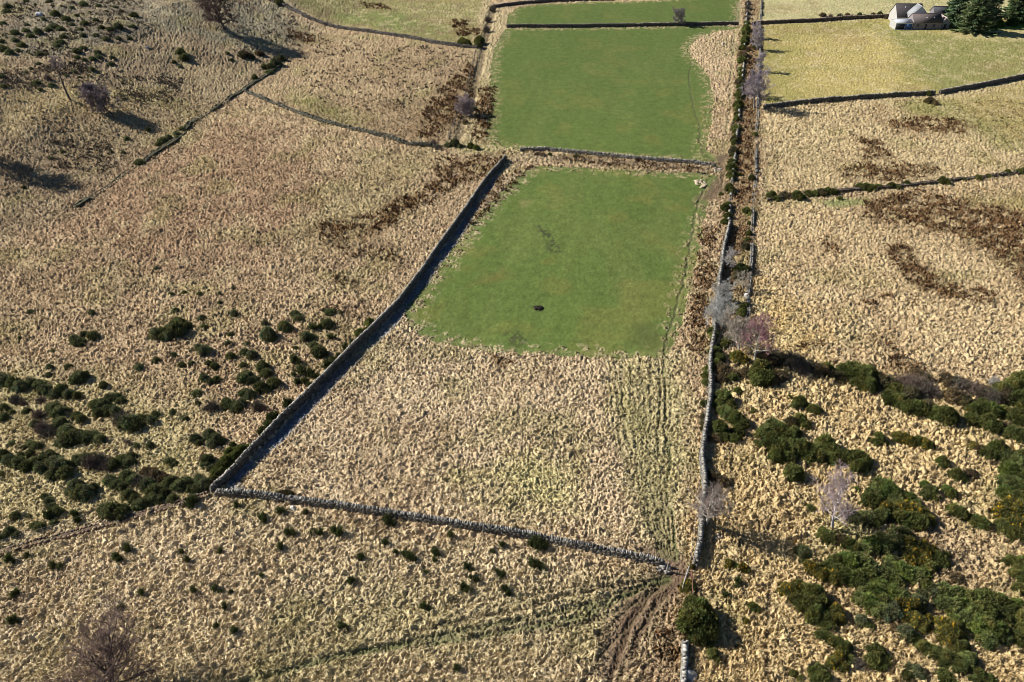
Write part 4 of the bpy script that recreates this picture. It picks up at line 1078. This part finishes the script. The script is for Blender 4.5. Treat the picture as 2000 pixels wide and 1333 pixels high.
bushes('yellow', "right of the muddy gateway", "single gorse right of the wall", [(1470,1186,9,'gorse'),(1480,1192,6,'gorse'),(1457,1214,6),(1458,1220,4),(1424,1102,10),(1436,1106,7,'light'),(1450,1110,9),(1460,1116,6,'gorse'),(1440,1138,8,'broom'),(1436,1146,6,'broom'),(1415,1162,7,'broom'),(1350,1108,6),(1343,1148,13),(1346,1140,9),(1443,1264,6,'brown')], 8)
bushes('gorse', "below the muddy gateway", "the big round gorse below the gateway", [(1352,1182,17),(1362,1198,24),(1348,1205,20),(1376,1212,22),(1356,1225,26),(1372,1236,22),(1384,1228,16),(1342,1218,14),(1362,1250,14)], 18, 1.15)

# labels: what it is, how big, where; ranked where several share a description
ORD = ["leftmost", "second from the left", "third from the left", "fourth from the left", "fifth from the left", "sixth from the left", "seventh from the left", "eighth from the left", "ninth from the left", "tenth from the left"]
def plural(wd): return wd + "es"
def label_set(items, colr, size, word, area):
    if len(items) == 1:
        items[0][0]["label"] = f"{size} {colr} {word} {area}".strip()
        return
    if len(items) <= 9:
        for k, it in enumerate(sorted(items, key=lambda t: t[1][0])):
            nm = "rightmost" if k == len(items) - 1 else ORD[k]
            it[0]["label"] = f"{nm} {size} {colr} {word} {area}"
        return
    items = sorted(items, key=lambda t: t[1][1])
    nb = math.ceil(len(items) / 9)
    names = {2: ["far row", "near row"], 3: ["far row", "middle row", "near row"], 4: ["far row", "second row", "third row", "near row"],
             5: ["far row", "second row", "third row", "fourth row", "near row"], 6: ["far row", "second row", "third row", "fourth row", "fifth row", "near row"]}[min(nb, 6)]
    per = math.ceil(len(items) / len(names))
    for b in range(len(names)):
        sub = sorted(items[b * per:(b + 1) * per], key=lambda t: t[1][0])
        for k, it in enumerate(sub):
            nm = "rightmost" if k == len(sub) - 1 else (ORD[k] if k < 10 else f"{k + 1}th from the left")
            it[0]["label"] = f"{nm}, {names[b]}: {size} {colr} {word} {area}"
sets = {}
for it in BUSH:
    o, px, R_, kd, area, group = it
    size = "small" if R_ < .75 else ("big" if R_ > 1.5 else "medium")
    nm, word, colr = KINDW[kd]
    o["category"] = "bush"; o["group"] = group
    sets.setdefault((kd, size, area), []).append(it)
for (kd, size, area), items in sets.items():
    nm, word, colr = KINDW[kd]
    label_set(items, colr.split()[0] if kd in ('dusk', 'light', 'scrub', 'grey', 'brown', 'yellow') else colr, size, word, area)

# ------------------------------------------------------------------ trees
def bare_tree(px, H, CR, label, bark, twig, seed, lean=(0, 0), trunk=.28, limbs=11, stems=1, trad=None, name="bare_tree", cbase=.28, cat="tree", droop=0.0, dense=1.0, group=None, sub=6, tw=7):
    rg = np.random.default_rng(seed)
    p = ground([px])[0]
    root = empty(name, p)
    tk = max(1.0, p[1] / 105.0)
    tb, cb = MB(), MB()
    bark, twig = np.array(bark), np.array(twig)
    slope = (px[0] - 1000) / (2952 - px[1])
    lean = np.array([lean[0] - (.62 * slope if px[0] > 1000 else 0), lean[1], 0.0])
    trad = trad or H * .026
    def line(p0, d, L, n, wob, up):
        pts = [np.array(p0, float)]; d = np.array(d, float)
        for _ in range(n):
            d = d + rg.normal(0, wob, 3) + np.array([0, 0, up]); d /= np.linalg.norm(d)
            pts.append(pts[-1] + d * L / n)
        return np.array(pts), d
    def twigs(pts, d, L, lev):
        m = int(tw * dense)
        for _ in range(m):
            t = rg.uniform(.25, 1.0); i = min(int(t * (len(pts) - 1)), len(pts) - 2)
            q = pts[i] + (pts[i + 1] - pts[i]) * (t * (len(pts) - 1) - i)
            dd = d * .7 + rg.normal(0, .55, 3) + np.array([0, 0, .15 - droop]); dd /= np.linalg.norm(dd)
            l2 = L * rg.uniform(.35, .7)
            tp, de = line(q, dd, l2, 2, .2, .05 - droop * .4)
            cb.tube(tp, [.026 * tk, .020 * tk, .011 * tk], twig * rg.uniform(.7, 1.35), 3)
            for _ in range(3):
                d3 = de + rg.normal(0, .5, 3); d3 /= np.linalg.norm(d3)
                t2 = tp[1] + (tp[2] - tp[1]) * rg.random()
                cb.tube([t2, t2 + d3 * l2 * rg.uniform(.35, .6)], [.018 * tk, .010 * tk], twig * rg.uniform(.7, 1.4), 3)
    for s in range(stems):
        a = rg.uniform(0, 6.3)
        d0 = np.array([0, 0, 1.0]) + lean + (np.array([math.cos(a), math.sin(a), 0]) * .3 if stems > 1 else 0)
        d0 /= np.linalg.norm(d0)
        HL = H * np.linalg.norm(np.array([0, 0, 1]) + lean)
        tp, dd = line((0, 0, -.2), d0, HL * .8, 7, .05, 0.0)
        f = np.linspace(1, .22, len(tp))
        tb.tube(tp, trad / math.sqrt(stems) * f, bark, 8)
        for k in range(limbs):
            t = cbase + (1 - cbase) * (k + rg.random() * .8) / limbs
            i = min(int(t * (len(tp) - 1)), len(tp) - 2)
            q = tp[i] + (tp[i + 1] - tp[i]) * (t * (len(tp) - 1) - i)
            az = k * 2.39996 + rg.uniform(-.4, .4)
            el = .15 + .9 * t
            d1 = np.array([math.cos(az) * math.cos(el), math.sin(az) * math.cos(el), math.sin(el)]) + lean * .4
            L1 = CR * (1.25 - .55 * abs(t - .5) * 2 * .8) * rg.uniform(.8, 1.15)
            lp, ld = line(q, d1, L1, 4, .13, .05 - droop * .25)
            r1 = trad * .48 * (1.1 - .6 * t)
            tb.tube(lp, np.linspace(r1, r1 * .25, len(lp)), bark * rg.uniform(.85, 1.1), 5)
            for m in range(sub):
                t2 = rg.uniform(.25, 1.0); j = min(int(t2 * (len(lp) - 1)), len(lp) - 2)
                q2 = lp[j] + (lp[j + 1] - lp[j]) * (t2 * (len(lp) - 1) - j)
                d2 = ld * .6 + rg.normal(0, .6, 3) + np.array([0, 0, .25 - droop]); d2 /= np.linalg.norm(d2)
                L2 = L1 * rg.uniform(.3, .55)
                bp, bd = line(q2, d2, L2, 3, .15, .04 - droop * .3)
                cb.tube(bp, np.linspace(r1 * .3, .014, 4), twig * .55 + bark * .45, 4)
                twigs(bp, bd, L2, 0)
    link("trunk", tb.mesh("trunk", True), M_BARK, root)
    link("crown", cb.mesh("crown"), M_TWIG, root)
    tag(root, label, cat, group)
    return root

bare_tree((1379,1024), 8.6, 2.5, "pale leafless tree leaning out over the right wall with a long shadow", (.55,.50,.44), (.22,.175,.15), 21, (-.12, 0), limbs=12, stems=2, cbase=.33, name="bare_tree", dense=.75, trad=.3)
bare_tree((1627,1034), 12.5, 2.5, "tall leafless silver birch with lilac twigs amid the gorse", (.48,.43,.42), (.33,.255,.255), 22, (.0, .0), limbs=20, cbase=.22, name="birch_tree", dense=1.1, trad=.2)
bare_tree((1474,712), 10.0, 3.0, "leafless birch with purple pink twigs standing above the scrub belt", (.50,.45,.40), (.26,.135,.15), 23, (.0, .02), limbs=16, cbase=.3, name="birch_tree", dense=1.25, trad=.17)
bare_tree((1444,688), 7.6, 2.7, "pale grey leafless tree left of the purple birch", (.46,.42,.36), (.30,.26,.21), 24, (-.05, 0), limbs=12, stems=2, cbase=.25)
bare_tree((1402,640), 6.2, 2.4, "silver grey leafless tree growing over the track wall", (.42,.42,.40), (.36,.36,.34), 25, (0, 0), limbs=10, stems=3, cbase=.15, dense=.9)
bare_tree((1411,590), 5.2, 1.5, "small silvery leafless tree just beyond the grey one on the wall", (.44,.43,.40), (.38,.37,.34), 26, (.1, 0), limbs=7, stems=3, cbase=.15)
bare_tree((1418,525), 5.0, 1.5, "small bare tree on the wall near its far end", (.44,.42,.38), (.36,.33,.30), 27, (.1, 0), limbs=7, stems=2, cbase=.15)
bare_tree((1451,565), 4.2, 1.6, "thin pale leafless sapling among bushes of the narrow strip", (.48,.44,.36), (.36,.32,.26), 28, (.05, 0), limbs=6, stems=2, cbase=.15, dense=.7)
bare_tree((1473,213), 11.5, 3.7, "large lilac grey leafless tree with broad shadow by the track", (.30,.265,.25), (.29,.25,.275), 29, (-.02, 0), limbs=18, stems=1, cbase=.25, dense=1.3)
bare_tree((1470,190), 6.5, 1.9, "slender grey bare tree close behind the large lilac one", (.32,.29,.27), (.28,.25,.26), 30, limbs=9, stems=2, cbase=.1)
bare_tree((1478,140), 7.0, 1.7, "thin grey bare tree in the strip midway along the olive field", (.34,.3,.29), (.30,.265,.28), 31, limbs=9, stems=2, cbase=.1)
bare_tree((1479,98), 8.0, 2.0, "grey bare tree beside the dark bush in the far strip", (.34,.3,.29), (.30,.265,.28), 32, limbs=10, stems=2, cbase=.1)
bare_tree((1482,76), 7.0, 1.6, "farthest grey bare tree of the strip beside the track", (.34,.3,.29), (.30,.265,.28), 33, limbs=9, stems=2, cbase=.1)
bare_tree((1326,51), 6.6, 2.2, "small bare tree standing on the wall between far green fields", (.22,.2,.18), (.22,.19,.18), 34, limbs=11, stems=2, cbase=.2)
bare_tree((911,226), 4.6, 2.4, "rounded lilac leafless tree beside the left ditch", (.24,.2,.2), (.30,.24,.235), 35, limbs=12, stems=3, cbase=.1, dense=1.2)
bare_tree((216,1352), 8.0, 4.3, "dark spreading leafless tree with brown buds at the bottom left edge", (.07,.06,.055), (.17,.12,.10), 36, (-.02, .02), limbs=12, stems=3, cbase=.18, dense=1.0, trad=.26)
bare_tree((440,58), 19.0, 4.6, "tall leaning brown larch on the crest of the left hill", (.13,.10,.09), (.16,.115,.10), 37, (-.30, 0), limbs=24, cbase=.12, name="larch_tree", droop=.12, sub=8, dense=2.0)
bare_tree((138,196), 13.0, 2.2, "thin leaning tree with bare pole trunk and small crown on the left hill", (.12,.10,.09), (.26,.21,.21), 38, (-.25, 0), limbs=8, cbase=.72, name="larch_tree")
bare_tree((224,226), 7.0, 3.6, "low lilac tree blown almost flat on the hillside", (.10,.08,.07), (.24,.195,.195), 39, (-1.1, .25), limbs=22, cbase=.15, name="larch_tree", sub=8, dense=1.8)
bare_tree((-26,312), 15.0, 3.8, "purple brown larch at the left edge casting a long shadow", (.12,.1,.09), (.23,.165,.16), 40, (-.05, 0), limbs=24, cbase=.12, name="larch_tree", droop=.1, sub=8, dense=1.8)

def conifer(px, H, CR, label, seed, green=(.050, .070, .034), whorls=22, per=11, name="conifer_tree", irregular=.25):
    rg = np.random.default_rng(seed)
    p = ground([px])[0]
    root = empty(name, p)
    b = MB()
    b.tube([(0, 0, -.3), (.1, 0, H * .5), (0, 0, H * .97)], [H * .025, H * .016, .04], (.16, .12, .09), 8)
    link("trunk", b.mesh("trunk", True), M_BARK, root)
    b = MB()
    for k in range(whorls):
        t = (k + .3) / whorls
        z = H * (.06 + .93 * t)
        Rw = CR * (1 - t) ** .75 * rg.uniform(1 - irregular, 1 + irregular)
        for j in range(per):
            a = j * 6.283 / per + rg.uniform(-.4, .4) + k
            L = Rw * rg.uniform(.6, 1.15) + .3
            n = max(5, int(L * 5))
            s = np.linspace(.12, 1, n)
            q = np.stack([np.cos(a) * s * L, np.sin(a) * s * L, z - .28 * L * s + .22 * L * s ** 3], 1)
            d = np.array([math.cos(a), math.sin(a), -.1])
            c = np.array(green) * 2.9 * rg.uniform(.6, 1.45) * np.array([rg.uniform(.9, 1.2), 1, rg.uniform(.8, 1.1)])
            for sd in (-1, 1):
                dd = np.tile(d + np.array([-math.sin(a), math.cos(a), 0]) * sd * .8, (n, 1))
                tufts(b, q, dd, .75, .28, np.tile(c, (n, 1)), 3, rg, .6)
    link("crown", b.mesh("crown"), M_LEAF, root)
    tag(root, label, "tree")
conifer((1897,62), 19, 7.0, "largest dark conifer standing right beside the farm buildings", 51, (.055, .075, .036))
conifer((1862,48), 18, 5.5, "dark conifer behind the farm shed, left of the largest", 52, (.042, .062, .034))
conifer((1925,46), 20, 5.5, "tall dark conifer behind the largest one's right side", 53, (.036, .055, .030))
conifer((1972,40), 17, 4.6, "open crowned conifer near the right top corner", 54, (.042, .066, .030), 16, 9)
conifer((2004,44), 16, 5.0, "dark conifer cut by the right top edge", 55, (.036, .058, .028))
def round_tree(px, r, label, seed, green):
    g = ground([px])[0]
    root = empty("round_shrub", g)
    f, _ = gorse_proto(seed, green, 9, .95, 130, tip=(.16, .2, .06), leaf=.14)
    o = link("foliage", f, M_LEAF, root); o.scale = (r, r, r * 1.2)
    b = MB(); b.tube([(0, 0, -.2), (0, 0, r * .5)], [.14, .1], (.14, .11, .08), 6)
    link("trunk", b.mesh("trunk"), M_BARK, root)
    tag(root, label, "shrub")
round_tree((1975,50), 2.6, "round bright green shrub between the conifers", 61, (.075, .125, .03))
round_tree((1948,52), 2.3, "smaller bright green shrub beside the large conifer", 62, (.08, .14, .03))
round_tree((1935,58), 2.2, "dark rounded shrub in the conifer's shade", 63, (.04, .06, .02))

# ------------------------------------------------------------------ farm
FO = ground([(1809, 58)])[0]
FZ = FO[2]
SLATE, STONEW, WHITE, PINK, TIN = (.045, .040, .042), (.30, .27, .25), (.68, .66, .62), (.34, .27, .25), (.38, .40, .43)
def building(name, x0, x1, y0, y1, eave, ridge, wallc, roofc, label, axis='x', roofmat=None, gablec=None, openings=(), skylights=(), over=.25, cat="building"):
    """gabled building; axis is the ridge direction; y0 is the side facing the camera"""
    root = empty(name, (FO[0] + (x0 + x1) / 2, FO[1] + y0, FZ))
    w_, d_ = (x1 - x0) / 2, y1 - y0
    b = MB()
    lo = -.6
    c = np.array(wallc)
    if axis == 'x':
        ym = d_ / 2
        V = [(-w_, 0, lo), (w_, 0, lo), (w_, 0, eave), (-w_, 0, eave), (-w_, d_, lo), (w_, d_, lo), (w_, d_, eave), (-w_, d_, eave), (-w_, ym, ridge), (w_, ym, ridge)]
        b.add(V, [(0, 1, 2, 3), (5, 4, 7, 6)], c)
        g = np.array(gablec if gablec else wallc)
        b.add(V, [(4, 0, 3, 7), (1, 5, 6, 2), (7, 3, 8, 8), (2, 6, 9, 9)], g)
    else:
        V = [(-w_, 0, lo), (w_, 0, lo), (w_, 0, eave), (-w_, 0, eave), (-w_, d_, lo), (w_, d_, lo), (w_, d_, eave), (-w_, d_, eave), (0, 0, ridge), (0, d_, ridge)]
        b.add(V, [(4, 0, 3, 7), (1, 5, 6, 2)], c)
        g = np.array(gablec if gablec else wallc)
        b.add(V, [(0, 1, 2, 3), (5, 4, 7, 6), (3, 2, 8, 8), (6, 7, 9, 9)], g)
    V_, F_, C_ = np.concatenate(b.V), np.concatenate(b.F), np.concatenate(b.C)
    me = tri_quads("wall", V_, F_, C_)
    link("wall", me, M_BUILD, root)
    b = MB()
    th = .14
    for sd in (-1, 1):
        n = 14
        if axis == 'x':
            ym = d_ / 2
            e = np.array([0, sd * (ym + over), eave - (ridge - eave) * over / ym]); r = np.array([0, 0, ridge]); cen = np.array([0, ym, 0]); al = np.array([w_ + over * .7, 0, 0])
        else:
            e = np.array([sd * (w_ + over), 0, eave - (ridge - eave) * over / w_]); r = np.array([0, 0, ridge]); cen = np.array([0, d_ / 2, 0]); al = np.array([0, d_ / 2 + over * .7, 0])
        mid = cen + (e + r) / 2 + np.array([0, 0, th / 2 + .02])
        hv = (r - e) / 2
        nv = np.cross(al, hv); nv /= np.linalg.norm(nv)
        if nv[2] < 0: nv = -nv
        b.boxes(mid[None], al[None], hv[None], nv[None] * th / 2, np.array([roofc]) * 1.0)
        o = None
    link("roof", b.mesh("roof"), roofmat or M_BUILD, root)
    b = MB()
    if axis == 'x': b.tube([(-w_ - .1, d_ / 2, ridge + .16), (w_ + .1, d_ / 2, ridge + .16)], .12, np.array(roofc) * 1.5 + .05, 6)
    else: b.tube([(0, -.1, ridge + .16), (0, d_ + .1, ridge + .16)], .12, np.array(roofc) * 1.3 + .05, 6)
    rd = bpy.data.objects.new("ridge", b.mesh("ridge")); COL.objects.link(rd); rd.data.materials.append(M_BUILD)
    rd.parent = root
    for (nm, ox0, ox1, oz0, oz1, oc) in openings:
        b = MB(); b.box((ox0, -.06, oz0), (ox1, .05, oz1), oc)
        link(nm, b.mesh(nm), M_METAL, root)
    for (sx, t, sz) in skylights:
        ym = d_ / 2
        y = ym * t; z = eave + (ridge - eave) * t + .20
        sl = (ridge - eave) / ym
        b = MB()
        V = [(sx - sz, y - sz, z - sl * sz), (sx + sz, y - sz, z - sl * sz), (sx + sz, y + sz, z + sl * sz), (sx - sz, y + sz, z + sl * sz)]
        V += [(v[0], v[1], v[2] - .1) for v in V]
        b.add(V, [(0, 1, 2, 3), (0, 4, 5, 1), (1, 5, 6, 2), (2, 6, 7, 3), (3, 7, 4, 0)], (.75, .78, .82))
        link("skylight", b.mesh("skylight"), M_METAL, root)
    tag(root, label, cat, "farm buildings")
    return root

def tri_quads(name, V, F, C):
    me = bpy.data.meshes.new(name)
    me.from_pydata([tuple(v) for v in V], [], [tuple(dict.fromkeys(f)) for f in F.tolist()])
    a = me.color_attributes.new("tint", 'FLOAT_COLOR', 'POINT')
    c = np.ones((len(V), 4), np.float32); c[:, :3] = C
    a.data.foreach_set("color", c.ravel())
    return me

DARK = (.02, .02, .022)
building("farm_barn", -5.4, 5.5, 0, 6.4, 2.7, 5.2, (.20, .18, .185), (.10, .083, .08), "front barn with brown slate roof and stone wall facing the field", 'x', openings=[("door", -.9, -.3, 0, 2.0, DARK), ("window", -4.2, -3.3, 1.1, 1.9, (.06, .06, .07)), ("window", 2.2, 3.0, 1.1, 1.9, (.06, .06, .07))], skylights=[(-.2, .5, .16), (2.7, .5, .16)])
building("farmhouse", -8.6, 1.8, 9.0, 17.0, 2.6, 6.6, (.36, .33, .31), SLATE, "back building with tall black slate roof and pale gable end", 'x', gablec=(.36, .35, .33), skylights=[(-1.7, .72, .16), (1.7, .72, .16)], openings=[("door", .5, 1.4, 0, 2.0, DARK)])
building("farm_wing", -4.5, 2.1, 5.9, 10.5, 3.9, 7.2, (.30, .30, .30), (.25, .26, .27), "middle wing with pale grey gable rising behind the front barn", 'y', gablec=(.55, .55, .54))
building("tin_shed", -12.2, -5.55, .4, 6.4, 2.3, 3.0, (.58, .55, .53), TIN, "lean-to shed with bright white tin roof left of the front barn", 'x', roofmat=M_METAL, gablec=(.34, .33, .31), openings=[("doorway", -3.1, .2, 0, 1.95, DARK), ("blue_door", .3, 3.1, 0, 1.95, (.06, .12, .26))], over=.15)
building("side_shed", 5.75, 9.2, 1.0, 6.0, 2.3, 4.0, (.14, .16, .20), PINK, "small shed with pinkish roof right of the front barn", 'y', gablec=(.17, .19, .24), openings=[("door", -.4, .5, 0, 1.8, DARK)])
building("rear_outbuilding", 9.4, 16.0, 16.0, 20.5, 2.4, 4.4, (.16, .15, .16), (.06, .06, .07), "dark roofed outbuilding behind, partly hidden by conifers", 'x', openings=[("door", -1, 0, 0, 2.0, DARK)])
building("rust_shed", 6.0, 9.6, 8.0, 12.0, 2.4, 3.6, (.2, .15, .13), (.22, .11, .08), "rusty red roofed shed behind the front barn", 'x', openings=[("door", -.5, .5, 0, 1.9, DARK)])

# ------------------------------------------------------------------ bracken and tall grass (stuff nobody could count)
def scatter(polys, per_m2, seed, cap):
    rg = np.random.default_rng(seed)
    out = []
    for P, soft, s in polys:
        lo, hi = P.min(0), P.max(0)
        A = (hi - lo).prod()
        n = int(min(A * per_m2 * s, cap))
        q = rg.uniform(lo, hi, (n, 2))
        k = poly_sd(P, q[:, 0], q[:, 1], 1.0) > -.1
        k &= fbm(q[:, 0] / 1.8, q[:, 1] / 1.8, 39, 3) + .18 * rg.random(n) > .50
        out.append(q[k])
    return np.concatenate(out)

def bracken():
    rg = np.random.default_rng(77)
    q = scatter([b for b in BRACKEN_G if b[2] > .35], 1.3, 78, 9000)
    n = len(q)
    z = h0(q[:, 0], q[:, 1])
    b = MB()
    base = np.stack([q[:, 0], q[:, 1], z + .12], 1)
    col = np.array([[.145, .083, .040]]) * rg.uniform(.55, 1.35, (n, 1))
    d = np.tile([[0, 0, .8]], (n, 1))
    tufts(b, base, d, .75, .30, col, 6, rg, 1.5)
    tag(link("dead_bracken", b.mesh("dead_bracken"), M_TWIG), "rust brown dead bracken in patches over the moor", "bracken", kind="stuff")
bracken()

def tall_grass():
    rg = np.random.default_rng(88)
    n = 125000
    yy = 52 + 200 * rg.random(n) ** 1.5
    xx = (rg.random(n) * 2 - 1) * (yy * .95 + 10)
    z, c = land(xx, yy)
    keep = (c[:, 0] > .22) & (fbm(xx / 3, yy / 3, 120, 3) > .2)
    xx, yy, z, c = xx[keep], yy[keep], z[keep], c[keep]
    n = len(xx)
    b = MB()
    size = rg.uniform(.6, 1.35, (n, 1))
    d = np.tile([[.25, -.10, .75]], (n, 1))
    for k in range(4):
        dd = d + rg.normal(0, .55, (n, 3)); dd[:, 2] = np.abs(dd[:, 2]) + .15
        dd /= np.linalg.norm(dd, axis=1)[:, None]
        sdv = np.cross(dd, rg.normal(0, 1, (n, 3))); sdv /= np.linalg.norm(sdv, axis=1)[:, None]
        p = np.stack([xx, yy, z - .04], 1) + rg.normal(0, .07, (n, 3)) * [1, 1, 0]
        L = .36 * size * (1 + yy / 400)[:, None] * rg.uniform(.6, 1.2, (n, 1)); W = .05 * size * (.7 + yy / 180)[:, None]
        V = np.stack([p - sdv * W, p + sdv * W, p + dd * L + sdv * W * .3, p + dd * L - sdv * W * .3], 1).reshape(-1, 3)
        b.add(V, np.arange(n * 4).reshape(n, 4), np.repeat(np.clip(c * rg.uniform(.85, 1.45, (n, 1)), 0, .7), 4, 0))
    tag(link("tussock_grass", b.mesh("tussock_grass"), M_STRAW), "bleached tussock grass standing over the rough ground", "grass", kind="stuff")
tall_grass()

def heather():
    rg = np.random.default_rng(91)
    R_ = [poly(*p) for p in ([(0,-30),(330,-30),(300,70),(160,120),(0,140)], [(0,140),(160,120),(240,140),(200,180),(60,180),(0,170)], [(230,150),(360,150),(340,200),(220,200)], [(380,0),(560,0),(600,90),(440,110)], [(560,60),(920,100),(880,250),(620,200)], [(60,230),(200,250),(240,340),(100,330)])]
    out = []
    for P, k in zip(R_, (3000, 900, 500, 800, 1100, 500)):
        lo, hi = P.min(0), P.max(0)
        q = rg.uniform(lo, hi, (k, 2))
        q = q[(poly_sd(P, q[:, 0], q[:, 1], 1.0) > 0) & (fbm(q[:, 0] / 7, q[:, 1] / 9, 140, 3) + .25 * rg.random(len(q)) > .60)]
        out.append(q)
    q = np.concatenate(out); n = len(q)
    b = MB()
    col = np.array([[.16, .125, .085]]) * rg.uniform(.6, 1.5, (n, 1))
    base = np.stack([q[:, 0], q[:, 1], h0(q[:, 0], q[:, 1]) + .1], 1)
    d = np.tile([[0, 0, .9]], (n, 1))
    for off in range(3):
        tufts(b, base + rg.normal(0, .35, (n, 3)) * [1, 1, 0], d, .55, .3, col, 3, rg, 1.2)
    tag(link("heather", b.mesh("heather"), M_TWIG), "low dark heather scattered over the hillside", "heather", kind="stuff")
heather()
